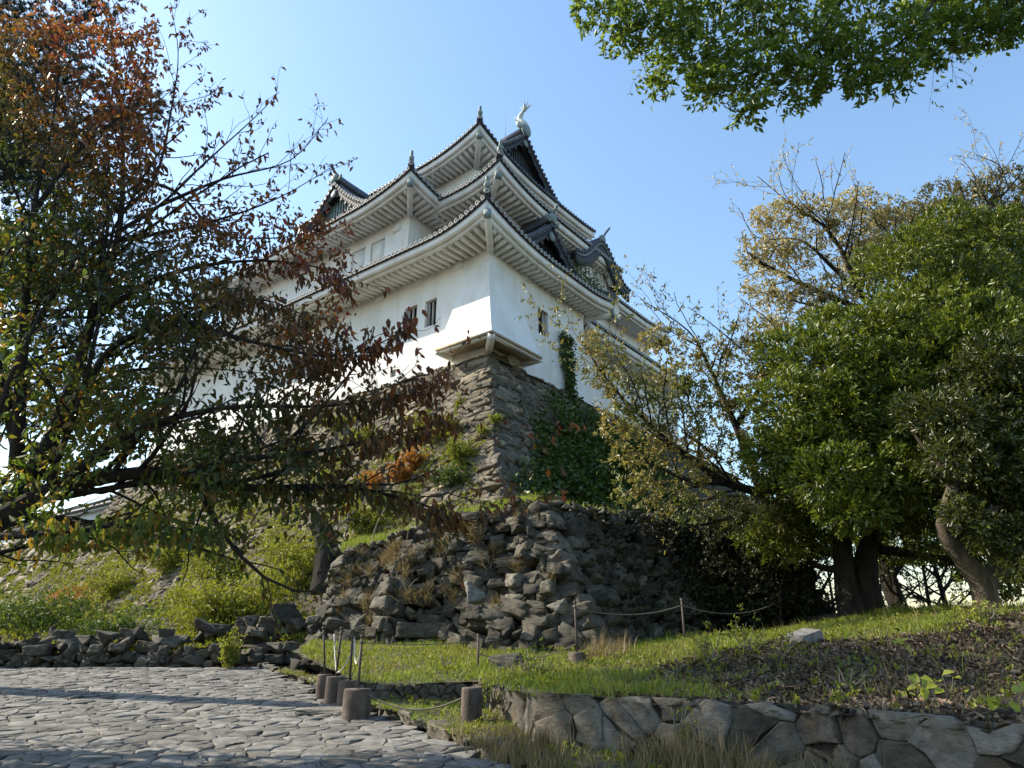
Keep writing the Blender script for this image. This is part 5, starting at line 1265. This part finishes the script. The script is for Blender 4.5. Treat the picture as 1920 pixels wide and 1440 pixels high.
# 8. thin trees on the far side of the hill, dark against the sky
for i, (x, y, Yd, r, lab, sd) in enumerate([(1690, 1150, 19.5, .15, 'slim forked tree against the sky right of the big dark trunk', 101), (1660, 1160, 20.5, .12, 'thinner leaning tree against the sky just right of the big dark trunk', 102), (1520, 1130, 21, .12, 'thin tree against the sky left of the big dark trunk', 103), (1740, 1150, 21.5, .08, 'spindly sapling against the sky between the dark trunk and the leaning tree', 104), (1780, 1150, 20.5, .10, 'slender tree just left of the leaning trunk', 105), (1560, 1140, 22.5, .07, 'spindly sapling close against the left side of the big dark trunk', 106)]):
    b = at(x, y, Yd); b[2] = gz2(b[0], b[1])-.3; dx = (-.1, -.5, .3, .2, -.2, .1)[i]
    tree('slim_tree', lab, 'tree', [([b, b+np.array([dx*.4, 0, 1.6]), b+np.array([dx, .1, 3.4]), b+np.array([dx*1.4, .2, 5.])], r, .03), ([b+np.array([dx*.4, 0, 1.5]), b+np.array([.7, 0, 2.3]), b+np.array([1.3, 0, 3.2])], r*.55, .02), ([b+np.array([dx*.5, 0, 1.9]), b+np.array([-.8, 0, 2.5]), b+np.array([-1.5, 0, 2.9])], r*.5, .02)], M['bark'], M['evergreen_dark'], sd, (22, .10, .04, .5),
         dict(dens=(3.0, 4, 4), ln=(.5, .5, .5), up=.02, ang=1.0, start=.12), 2, root=b)
# 9. overhanging tree, top right
r9 = np.array([11.5, 8.2, 1.2])
L9 = [
 ([r9, r9+np.array([-.2, .2, 3.5]), np.array([9.8, 8.9, 7.2]), at(2080, -220, 9.6), at(1850, -180, 9.8), at(1650, -120, 10), at(1480, -20, 10.1), at(1320, 90, 10.2)], .22, .008),
 ([at(2080, -220, 9.6), at(1850, -190, 10), at(1600, -120, 10.3), at(1380, -90, 10.5), at(1230, -40, 10.6)], .09, .006),
 ([at(1650, -120, 10), at(1540, 60, 9.9), at(1460, 140, 9.9), at(1410, 200, 9.9)], .045, .006),
 ([at(1850, -180, 9.8), at(1740, 20, 9.6), at(1650, 110, 9.6), at(1590, 150, 9.6)], .05, .006),
 ([at(2000, -210, 9.7), at(1900, 0, 9.5), at(1800, 70, 9.5), at(1740, 110, 9.5)], .05, .006),
 ([at(1350, -90, 10.5), at(1260, 0, 10.4), at(1200, 70, 10.4), at(1215, 150, 10.4)], .04, .006),
]
B9 = [(at(*p), r) for p, r in [((1110, 10, 10.5), (.35, .5, .35)), ((1170, 60, 10.4), (.4, .5, .35)), ((1250, 60, 10.3), (.5, .6, .5)), ((1230, 150, 10.3), (.28, .4, .22)), ((1330, 100, 10.2), (.5, .6, .5)), ((1330, 160, 10.1), (.36, .4, .25)), ((1405, 200, 9.9), (.3, .35, .22)), ((1420, 130, 9.9), (.5, .5, .45)), ((1500, 160, 9.8), (.45, .5, .3)), ((1520, 80, 9.8), (.5, .6, .5)), ((1600, 110, 9.7), (.5, .5, .4)), ((1620, 160, 9.6), (.3, .35, .2)), ((1700, 80, 9.6), (.5, .6, .45)), ((1690, 140, 9.5), (.32, .35, .22)), ((1790, 60, 9.5), (.5, .6, .4)), ((1870, 40, 9.5), (.5, .6, .35)), ((1920, 20, 9.5), (.4, .5, .3)), ((1440, 20, 10.2), (.6, .7, .5)), ((1600, 10, 10), (.6, .7, .5)), ((1760, -10, 9.9), (.6, .7, .5)), ((1300, 10, 10.4), (.6, .7, .5)), ((1180, -30, 10.5), (.5, .6, .4))]]
tree('overhanging_tree', 'leafy green branches hanging into the sky at the top right', 'tree', L9, M['bark'], M['zelkova'], 111, (10, .095, .040, .5),
     dict(dens=(1.8, 3, 4), ln=(.28, .5, .5), up=.0, ang=.9, wander=.15, start=.45), 2, blobs=lumps(B9, 50, 7, .135, .062, .95, .35, .9, .08), root=r9)
# 10. dead stump beside the bastion
r10 = at(612, 1085, 19.2)
st_ = thing('tree_stump', 'dark hollow broken tree stump beside the left end of the bastion', 'tree stump', r10-np.array([0, 0, .4])); k = MB()
k.tube(bez([np.zeros(3), np.array([-.02, 0, .6]), at(612, 1010, 19.2)-r10+[0, 0, .4], at(598, 972, 19.2)-r10+[0, 0, .4], at(590, 950, 19.2)-r10+[0, 0, .4]], 16), np.array([.42, .34, .30, .24, .12, .05]), 13); kv = k.V[0]; k.V[0] = kv*(1+.16*np.sin(kv[:, 2:3]*2.1+np.arctan2(kv[:, 1:2], kv[:, 0:1]+.02)*5)*np.array([1, 1, 0])); k.build('trunk', M['bark'], st_)
k = MB()
for pts in ([(632, 1000), (640, 960), (636, 920)], [(638, 985), (668, 955), (690, 935)], [(690, 1045), (706, 985), (724, 950)], [(650, 1000), (656, 950), (672, 915)]):
    k.tube(bez([at(*p, 19.0)-r10+[0, 0, .4] for p in pts], 8), [.028, .009], 5)
k.build('bare_branch', M['twig'], st_)

# ------------------------------------------------------------------ shrubs on the slopes
def shrub(label, c, r, n_st, leaf, L, W, seed, name='shrub', cat='shrub', grp='shrubs growing on the stone slope', hang=.1, k=8, dens=70, up=(0, -.35, .9)):
    rg = np.random.default_rng(seed); o = thing(name, label, cat, c, 0, grp); sb = MB(); lb = MB(); r = np.array(r, float)
    ends = []
    for i in range(n_st):
        d = nrm(np.array(up)+.75*rg.normal(size=3)*np.array([1, .7, .45])); e = d*r*rg.uniform(.75, 1.15)*1.3
        p = bez([np.zeros(3), e*.5+.12*r*rg.normal(size=3), e], 6); sb.tube(p, [.016, .004], 4); ends.append(p)
    P = np.concatenate([p[2:] for p in ends]); m = int(dens*4*pi*np.prod(r)**(2/3))
    Q = P[rg.integers(len(P), size=m)]+rg.normal(size=(m, 3))*r*.22
    clumps(lb, Q, nrmv(np.array(up)+.9*rdir(m, rg)-np.array([0, 0, hang])), k, L, W, rg, .9, jit=L*.4)
    sb.build('stems', M['twig'], o); lb.build('foliage', M[leaf], o); return o
def onL(x, y, out=.1):                # a point of the left face of the tall base seen at (x, y)
    r = ray(x, y); best = None
    for Yd in np.arange(15, 60, .1):
        p = np.array([0, 0, CAMZ])+r*(Yd/r[1]); d = p-OX; a = d@VA; o = base_off(min(11.8, max(1.5, p[2])))
        if a > -o-out: return p
    return at(x, y, 24)
for i, (x, y, r, lf_, lab) in enumerate([
    (835, 815, (.75, .5, .55), 'shrub', 'bright green shrub on the tall base left of its corner, upper one'),
    (790, 800, (.5, .4, .5), 'shrub', 'light green sprig on the tall base under the drooping red leaves'),
    (860, 760, (.22, .2, .28), 'shrub', 'small green tuft high on the corner of the tall base'),
    (870, 860, (.8, .5, .6), 'shrub', 'large green shrub beside the grey corner stones of the tall base'),
    (845, 905, (.7, .5, .5), 'shrub_dark', 'darker green bush above the grass ledge'),
    (755, 900, (.6, .45, .55), 'shrub_orange', 'orange leaved shrub in the middle of the tall base'),
    (785, 870, (.45, .4, .45), 'shrub_orange', 'smaller rusty shrub next to the large green one'),
    (700, 915, (.5, .4, .45), 'shrub_orange', 'golden fern like shrub low on the tall base'),
    (690, 830, (.7, .5, .5), 'shrub', 'yellow green shrub below the white wall behind the autumn branches'),
    (640, 800, (.8, .5, .55), 'shrub', 'green shrub high on the base behind the autumn branches'),
    (745, 950, (.7, .5, .45), 'shrub_dark', 'dark bush right of the dead stump'),
    (690, 990, (.8, .5, .7), 'shrub', 'lush bright bush standing just right of the dead stump'),
    (560, 860, (1.0, .6, .6), 'shrub', 'pale green shrub at mid height behind the autumn tree'),
    (930, 790, (.2, .2, .25), 'shrub', 'tiny tuft growing out of the corner edge'),
    (905, 815, (.25, .2, .3), 'shrub', 'small weed hanging on the stones left of the corner edge')]):
    c = onL(x, y); c[2] -= r[2]*.35; shrub(lab, c, r, 9, lf_, .10, .040, 200+i)
def onH(x, y):
    best = None; bd = 1e9
    for u in np.linspace(0, 1, 60):
        for v in np.linspace(0, 1, 24):
            p = hill(u, v); d = p[1]*cos(PITCH)+(p[2]-CAMZ)*sin(PITCH); h = -p[1]*sin(PITCH)+(p[2]-CAMZ)*cos(PITCH)
            q = (960+FPX*p[0]/d-x)**2+(720-FPX*h/d-y)**2
            if q < bd: bd = q; best = p
    return np.array(best)
for i, (x, y, r, lf_, lab) in enumerate([
    (470, 1165, (1.2, .8, .8), 'shrub', 'broad bright bush on the slope above the right end of the boulder wall'),
    (400, 1180, (.9, .7, .7), 'shrub', 'bright bush beside the broad one above the boulder wall'),
    (545, 1120, (1.0, .7, .75), 'shrub', 'green bush left of the bastion below the dead stump'),
    (560, 1060, (.9, .7, .7), 'shrub', 'upper green bush left of the dead stump'),
    (430, 1080, (1.0, .6, .6), 'shrub', 'leafy bush under the drooping green branches'),
    (330, 1060, (1.1, .6, .6), 'shrub', 'yellowish bush on the upper slope in the middle left'),
    (250, 1010, (1.0, .6, .7), 'shrub', 'tall light bush near the end of the low white wall'),
    (210, 1110, (1.1, .7, .6), 'shrub', 'olive bush on the middle of the left slope'),
    (150, 1130, (.8, .6, .5), 'shrub_orange', 'reddish creeper patch on the left slope'),
    (120, 1180, (1.2, .8, .7), 'shrub', 'spreading bush low on the far left slope'),
    (60, 1190, (1.0, .8, .7), 'shrub_dark', 'dark bush at the far left foot of the slope'),
    (40, 1215, (.8, .5, .35), 'shrub', 'low bright plant at the far left edge of the path'),
    (300, 1170, (.8, .6, .5), 'shrub_dark', 'shaded grassy clump in the middle of the left slope'),
    (360, 1130, (.6, .5, .4), 'shrub', 'small bush among loose rocks on the slope'),
    (230, 1195, (.9, .6, .4), 'shrub_dark', 'dim low bush behind the boulder wall')]):
    c = onH(x, y) if y > 1140 else onL(x, y); c[2] -= .2; shrub(lab, c, np.array(r)*1.32, 15, lf_, .095, .038, 300+i, grp='bushes on the left slope', dens=62)
c = at(432, 1232, 17.2); c[2] = 1.15; shrub('bright vine like plant spilling over the boulder wall', c, (.35, .3, .45), 7, 'shrub', .09, .04, 350, grp='bushes on the left slope')
for i, (x, y, Yd, r, lf_, lab, L) in enumerate([
    (925, 1305, 9.9, (.24, .2, .34), 'shrub', 'leafy weed covering the rodless bollard', .05),
    (835, 1225, 12.6, (.14, .14, .2), 'shrub', 'feathery bright tuft in front of the boulders', .06),
    (1400, 1205, 10.6, (.28, .2, .42), 'shrub', 'tall yellow green weed standing at the edge of the shade', .07),
    (1330, 1215, 10.4, (.24, .2, .30), 'shrub', 'sunlit weed left of the tall one at the edge of the shade', .06),
    (1470, 1200, 10.4, (.2, .2, .22), 'shrub', 'small weed beside the pale stone block', .05),
    (1590, 1290, 8.2, (.26, .2, .22), 'shrub_dark', 'dark green weed on the leaf litter above the retaining wall', .06),
    (1275, 1365, 7.2, (.16, .14, .26), 'shrub', 'yellow leaved sprig growing out of the retaining wall', .06),
    (1000, 1275, 10.8, (.34, .25, .32), 'shrub', 'bushy weed in the grass above the rodless bollard', .05),
    (1840, 1160, 10.8, (.4, .3, .25), 'shrub', 'green plants at the foot of the leaning tree', .07),
    (970, 1262, 11.4, (.25, .2, .25), 'shrub', 'green weed at the end of the low edging wall', .05)]):
    p = at(x, y, Yd); g_ = float(zt(p[0], p[1])) if Yd > 8 and i not in (0,) else p[2]-.15
    shrub(lab, np.array([p[0], p[1], g_]), r, 8, lf_, L, L*.42, 400+i, 'weed', 'weed', 'weeds in the grass and leaf litter', dens=34, k=6, up=(0, -.1, 1))
# broad yellow leaves of the seedlings on the bank
for i, (x, y, Yd, lab) in enumerate([(1728, 1255, 7.6, 'seedling with broad yellow green leaves on the dark bank, left one'), (1772, 1265, 7.5, 'seedling with a pair of broad yellow leaves on the dark bank, middle'), (1722, 1295, 7.0, 'low yellow green seedling on the bank just above the stones'), (1895, 1340, 5.9, 'yellow green seedling at the right edge above the pale boulder'), (1690, 1200, 9.6, 'small yellow seedling near the crest of the leaf bank')]):
    p = at(x, y, Yd); p[2] = float(zt(p[0], p[1])); rg = np.random.default_rng(500+i)
    o = thing('seedling', lab, 'seedling', p, 0, 'yellow green seedlings on the bank'); sb = MB(); lb = MB(); P = []
    for j in range(5):
        e = np.array([rg.normal()*.10, rg.normal()*.06-.04, rg.uniform(.10, .26)]); sb.tube([(0, 0, 0), e*.6, e], [.005, .003], 4); P.append(e)
    P = np.array(P); sb.build('stems', M['twig'], o); Dd = nrmv(rdir(5, rg)+np.array([0, -.5, -.1]))
    for j in range(5):
        lb = MB(); leaves(lb, P[j:j+1], Dd[j:j+1], np.array([[0, -.5, .8]]), .12, .085); lb.build('leaf', M['yellow'], o)

# ------------------------------------------------------------------ ivy
def ivy(name, label, pf, n, nn, L, mat_, seed, kind='stuff', cat=None, k=3):
    rg = np.random.default_rng(seed); P = np.array([pf(rg) for _ in range(n)]); mb = MB()
    clumps(mb, P, np.tile(nn, (n, 1))*.6+np.array([0, 0, -.35]), k, L, L*.85, rg, .55, jit=L*.8, droop=.1)
    o = mb.build(name, M[mat_]); o['label'] = label
    if kind: o['kind'] = kind
    if cat: o['category'] = cat
def pf1(rg):
    while True:
        a = rg.uniform(-4, 12); z = rg.uniform(3.6, 11.3); e = a+base_off(z)
        top = 10.6+.35*sin(a*2.1)-max(0, 3.2-(a))*.9*(a < 3.2)+.5*rg.normal()
        if z < top and e > .25+.35*rg.random()+.25*sin(z*4): break
    return cw(a, -base_off(z)-rg.uniform(.10, .30)-.28*max(0, sin(a*1.9+z)+sin(z*2.3-a)), z)
ivy('ivy', 'dark ivy covering the shaded right face of the tall base', pf1, 15000, -VB, .15, 'ivy', 601)
def pf1b(rg):
    z = rg.uniform(5., 11.0); o = base_off(z); e = abs(rg.normal())*.35; return cw(-o+e, -o-rg.uniform(.15, .3), z)
def pf2(rg):
    s = rg.uniform(0, RW-.7); t = rg.uniform(0, RH); 
    if rg.random() < .7: s = min(s, RW-3.6-rg.random()*2.2)
    n = nrm(np.array([.7, -.7, .2])); return QR(max(s, 0), t)+n*rg.uniform(.25, .5)
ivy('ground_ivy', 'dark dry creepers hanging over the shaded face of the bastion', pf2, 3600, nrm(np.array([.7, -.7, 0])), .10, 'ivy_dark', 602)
# dense dark hedge mass right of the bastion
rgh = np.random.default_rng(603)
o = thing('hedge', 'dark shaded mass of bushes right of the bastion, its edge curving down to the path', 'hedge', at(1440, 1140, 20)); hb = MB()
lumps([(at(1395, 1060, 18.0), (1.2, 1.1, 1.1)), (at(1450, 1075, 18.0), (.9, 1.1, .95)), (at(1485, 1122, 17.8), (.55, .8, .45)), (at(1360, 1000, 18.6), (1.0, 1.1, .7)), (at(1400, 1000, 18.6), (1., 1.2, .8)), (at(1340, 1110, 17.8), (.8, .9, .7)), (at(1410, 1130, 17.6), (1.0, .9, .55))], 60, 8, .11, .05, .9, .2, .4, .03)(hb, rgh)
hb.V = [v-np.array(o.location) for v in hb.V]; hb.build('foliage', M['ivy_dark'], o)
k = MB(); 
for q in ((1370, 1120), (1440, 1135), (1310, 1110)): 
    b = at(*q, 19.8)-np.array(o.location); k.tube(bez([b-[0, 0, 1], b+[.1, 0, .3], b+[.2, 0, 1.3]], 6), [.10, .04], 6)
k.build('stems', M['bark'], o)
# climbing vine on the plaster wall
vt = thing('climbing_vine', 'column of green vine climbing the white right wall below the eave', 'vine', cw(5.35, 0, 11.6)); rg = np.random.default_rng(604); vb = MB(); n = 620
z = rg.uniform(11.3, 14.55, n); wv = np.interp(z, [11.3, 12.2, 12.8, 13.4, 14.5], [.40, .28, .36, .48, .42]); a = 5.35+np.interp(z, [11.3, 14.5], [.12, -.1])+wv*rg.uniform(-1, 1, n)
P = np.array([cw(x, -rg.uniform(.03, .26), y) for x, y in zip(a, z)])-np.array(vt.location)
clumps(vb, P, np.tile(-VB, (n, 1))+np.array([0, 0, -.4]), 4, .10, .085, rg, .5, jit=.06); vb.build('foliage', M['ivy'], vt)
k = MB(); k.tube([cw(5.4, -.04, 11.3)-np.array(vt.location), cw(5.3, -.05, 13)-np.array(vt.location), cw(5.3, -.05, 14.5)-np.array(vt.location)], [.03, .01], 5); k.build('stems', M['twig'], vt)
# vine on the roof between the gables
vt = thing('roof_vine', 'straggling green vine growing over the roof tiles between the two right gables', 'vine', cw(7, -.3, 17.6)); vb = MB(); P = []
for i in range(420):
    a = rg.uniform(5.6, 8.2); b = rg.uniform(-1.2, .9); P.append(cw(a, b, 16.9+max(0, b+1.1)*.62+rg.uniform(.1, .55)*(1 if rg.random() < .6 else 2.4)))
P = np.array(P)-np.array(vt.location); clumps(vb, P, np.tile([0, 0, .4], (len(P), 1))+.5*rdir(len(P), rg), 4, .10, .06, rg, .9); vb.build('foliage', M['ivy'], vt)
k = MB(); k.tube(bez([cw(5.8, -1.0, 17.1)-np.array(vt.location), cw(6.6, -.3, 17.9)-np.array(vt.location), cw(7.8, .2, 18.4)-np.array(vt.location)], 8), [.02, .008], 4); k.build('stems', M['twig'], vt)

# ------------------------------------------------------------------ undergrowth, grass, dead leaves
def scatter_stuff(name, P, nn, k, L, W, mat_, seed, up=1.0, spread=.8, droop=.15, label=None):
    rg = np.random.default_rng(seed); mb = MB(); clumps(mb, P, np.tile(nn, (len(P), 1))*up, k, L, W, rg, spread, jit=L*.35, droop=droop)
    o = mb.build(name, M[mat_]); o['kind'] = 'stuff'
    if label: o['label'] = label
rg = np.random.default_rng(700)
n = 12000; u = rg.random(n); v = rg.random(n)**.8; P = np.array([hill(a, b) for a, b in zip(u, v)])+np.array([0, 0, .05]); nz = np.sin(P[:, 0]*1.3)+np.sin(P[:, 1]*1.7+P[:, 0])+.7*rg.normal(size=n)
scatter_stuff('undergrowth', P[nz > -.3], (0, -.3, .8), 9, .10, .032, 'shrub', 701, label='green undergrowth covering the left slope')
n = 21000; s = rg.uniform(-3.6, 38, n); z = rg.uniform(2.0, 9.2, n)
P = np.array([cw(-base_off(zz_)-.12, b, zz_) for b, zz_ in zip(s, z)]); ok = (z < np.where(s > 24, 6.4, 8.6)-.25*np.maximum(0, 2-s)*1.5+.5*rg.normal(size=n)) & (s > -base_off(z)+.7) & (np.sin(s*2.1+z)+np.sin(z*2.7-s)+.7*rg.normal(size=n) > -.35)
scatter_stuff('undergrowth', P[ok], (-.35, -.5, .7), 9, .09, .032, 'shrub', 702, label='weeds and creepers growing between the stones of the tall base')
def blades(name, poly, zf, n, L, W, mat_, seed, dens=None, label=None, lean=.45):
    rg = np.random.default_rng(seed); Pp = np.array(poly); lo, hi = Pp.min(0), Pp.max(0); x = rg.uniform(lo[0], hi[0], n); y = rg.uniform(lo[1], hi[1], n)
    ok = inside(poly, x, y)
    if dens is not None: ok &= rg.random(n) < dens(x, y)
    x, y = x[ok], y[ok]; m = len(x); P = np.column_stack([x, y, zf(x, y)-.01])
    k = 3; P = np.repeat(P, k, 0)+np.append(rg.normal(size=(m*k, 2))*.02, np.zeros((m*k, 1)), 1); D = nrmv(np.array([0, 0, 1.])+lean*rdir(m*k, rg)); s = rg.uniform(.4, 1.25, m*k)*np.repeat(.7+.5*(wob(x, y, 1.1)+.4), k)
    s = np.maximum(s, .25); mb = MB(); strips(mb, P, D, rdir(m*k, rg), L*s, W*1.15, droop=.35); o = mb.build(name, M[mat_]); o['kind'] = 'stuff'
    if label: o['label'] = label
bankf = lambda x, y: np.maximum(sstep(1.7, 3.0, x+.35*wob(x, y, 2))*(y < 11.3+.4*wob(x, y))*(1-.85*sstep(6.9, 8.6, x)*(y > 9)), sstep(.9, 1.5, x)*(y < 8.9-.62*x+.3*wob(x, y, 3)))
TERn = [(-2.33, 11.5), (-.57, 11.4), (-.25, 10.2), (.25, 8.25), (1.3, 7.5), (2.5, 6.75), (3.35, 5.0), (9, 5), (12, 12), (9, 17), (2.2, 15.2), (-4.7, 17.6), (-4.3, 15.0)]
blades('grass', TERn, zt, 85000, .12, .0085, 'grass', 711, lambda x, y: (1-.96*bankf(x, y))*(.75+.25*wob(x, y, 2)), 'grass on the terrace below the bastion')
blades('grass', VER, zv, 42000, .085, .009, 'grass', 712, lambda x, y: np.clip(.35+.9*sstep(7.4, 9.2, y)+.4*wob(x, y, 2), .05, 1), 'short grass on the verge beside the path')
blades('tall_grass', TERn, zt, 5000, .26, .0065, 'grass', 716, lambda x, y: np.clip(wob(x, y, 1.9)*1.2, 0, 1)*(1-.6*bankf(x, y)), 'taller grass and weeds standing in patches on the terrace', .5)
blades('dry_grass', TERn, zt, 7000, .24, .0065, 'dry_grass', 717, lambda x, y: np.clip(wob(x+3, y, 1.6)*1.1, 0, 1), 'dry stalks mixed into the grass and dead leaves', .6)
blades('dry_grass', [(-1.1, 8.7), (0, 7.), (1.2, 5.6), (3.4, 4.4), (2.6, 6.6), (1.3, 7.4), (.2, 8.3)], zv, 9500, .34, .008, 'dry_grass', 713, lambda x, y: np.clip(.25+.9*wob(x, y, 3), 0, 1), 'straw coloured dry grass along the foot of the retaining wall', .35)
blades('dry_grass', [(1.1, 13), (1.6, 12.2), (2.2, 13.2), (1.6, 14.3)], zt, 420, .5, .008, 'dry_grass', 714, None, 'dry stalks around the bollard by the bastion corner', .2)
rg = np.random.default_rng(718); n = 3400; x = rg.uniform(-4.5, 9, n); y = rg.uniform(5, 15.5, n); ok = inside(TERn, x, y) & (wob(x, y, 2.6)+.5*rg.normal(size=n) > -.1) & (rg.random(n) < 1-.55*bankf(x, y)); P = np.column_stack([x, y, zt(x, y)+rg.uniform(.03, .12, n)])[ok]
x = rg.uniform(-4, 2, 420); y = rg.uniform(5.5, 15, 420); ok = inside(VER, x, y); P = np.concatenate([P, np.column_stack([x, y, zv(x, y)+.04])[ok]])
scatter_stuff('small_weeds', P, (0, 0, 1.), 9, .055, .024, 'shrub', 719, label='small leafy weeds growing through the grass')
n = 520; P = np.array([QW(a, b)+np.array([0, rg.uniform(-.12, .7), .03]) for a, b in zip(rg.uniform(0, 22, n), rg.uniform(0, .55, n))]); P = P[wob(P[:, 0]*1.3, P[:, 1], 1.7)+.35*rg.normal(size=n) > .05]
scatter_stuff('small_weeds', P, (0, -.4, .9), 9, .075, .030, 'shrub', 720, label='weeds growing out of and over the low boulder wall')
# grass on the ledge of the bastion, dry tufts on its face
rg = np.random.default_rng(715); n = 5200; u = rg.random(n); v = rg.random(n)**1.6
P = np.array([ledge(a, b) if q else ledge2(a, b) for a, b, q in zip(u, v, rg.random(n) < .6)]); P = np.repeat(P, 3, 0)+rg.normal(size=(3*n, 3))*.03
mb = MB(); strips(mb, P, nrmv(np.array([0, -.1, 1.])+.4*rdir(len(P), rg)), rdir(len(P), rg), .19*rg.uniform(.4, 1.2, len(P)), .014, droop=.3); o = mb.build('grass', M['grass']); o['kind'] = 'stuff'; o['label'] = 'bright strip of grass on top of the bastion'
mb = MB()
for i in range(46):
    s = rg.uniform(.3, 7.4); t = rg.uniform(.35, 1)*LH; p = QL(s, t)+np.array([-.05, -.25, 0]); m = int(rg.uniform(30, 90)); Q = p+rg.normal(size=(m, 3))*.07
    strips(mb, Q, nrmv(np.array([-.1, -.5, .7])+.55*rdir(m, rg)), rdir(m, rg), rg.uniform(.12, .38)*rg.uniform(.5, 1.2, m), .010, droop=.5)
o = mb.build('dry_grass', M['dry_grass']); o['kind'] = 'stuff'; o['label'] = 'dry grass tufts between the boulders of the bastion'
# dead leaves on the bank
n = 62000; x = rg.uniform(.9, 10, n); y = rg.uniform(4.6, 13.5, n); ok = inside(TERn, x, y) & (rg.random(n) < (.12+.88*bankf(x, y))*np.clip(.75+.5*wob(x, y, 2.3), .4, 1)); x, y = x[ok], y[ok]
mb = MB(); P = np.column_stack([x, y, zt(x, y)+rg.uniform(0, .05, len(x))]); leaves(mb, P, nrmv(rdir(len(x), rg)*np.array([1, 1, .55])), nrmv(rdir(len(x), rg)*.7+np.array([0, 0, .8])), np.clip(.028+.05*rg.exponential(.6, len(x)), .02, .14), rg.uniform(.018, .05, len(x)), fold=.25, droop=.4)
tw = 900; i = rg.integers(len(P), size=tw)
for p in P[i]: d = nrm(rg.normal(size=3)*np.array([1, 1, .5])); mb.tube([p, p+d*rg.uniform(.1, .35)], [.004, .002], 3, cap=False)
o = mb.build('leaf_litter', M['litter']); o['kind'] = 'stuff'; o['label'] = 'dead brown leaves and twigs covering the bank'
mb = MB(); n = 260; x = rg.uniform(-9, 0, n); y = rg.uniform(6.5, 16, n); ok = inside(ep, x, y); P = np.column_stack([x, y, RS*y+.04])[ok]; m = len(P)
leaves(mb, P, nrmv(rdir(m, rg)*np.array([1, 1, .3])), nrmv(rdir(m, rg)*.4+np.array([0, 0, 1.])), rg.uniform(.03, .08, m), .03, fold=.2); o = mb.build('fallen_leaves', M['litter']); o['kind'] = 'stuff'; o['label'] = 'few fallen leaves scattered on the paved path'
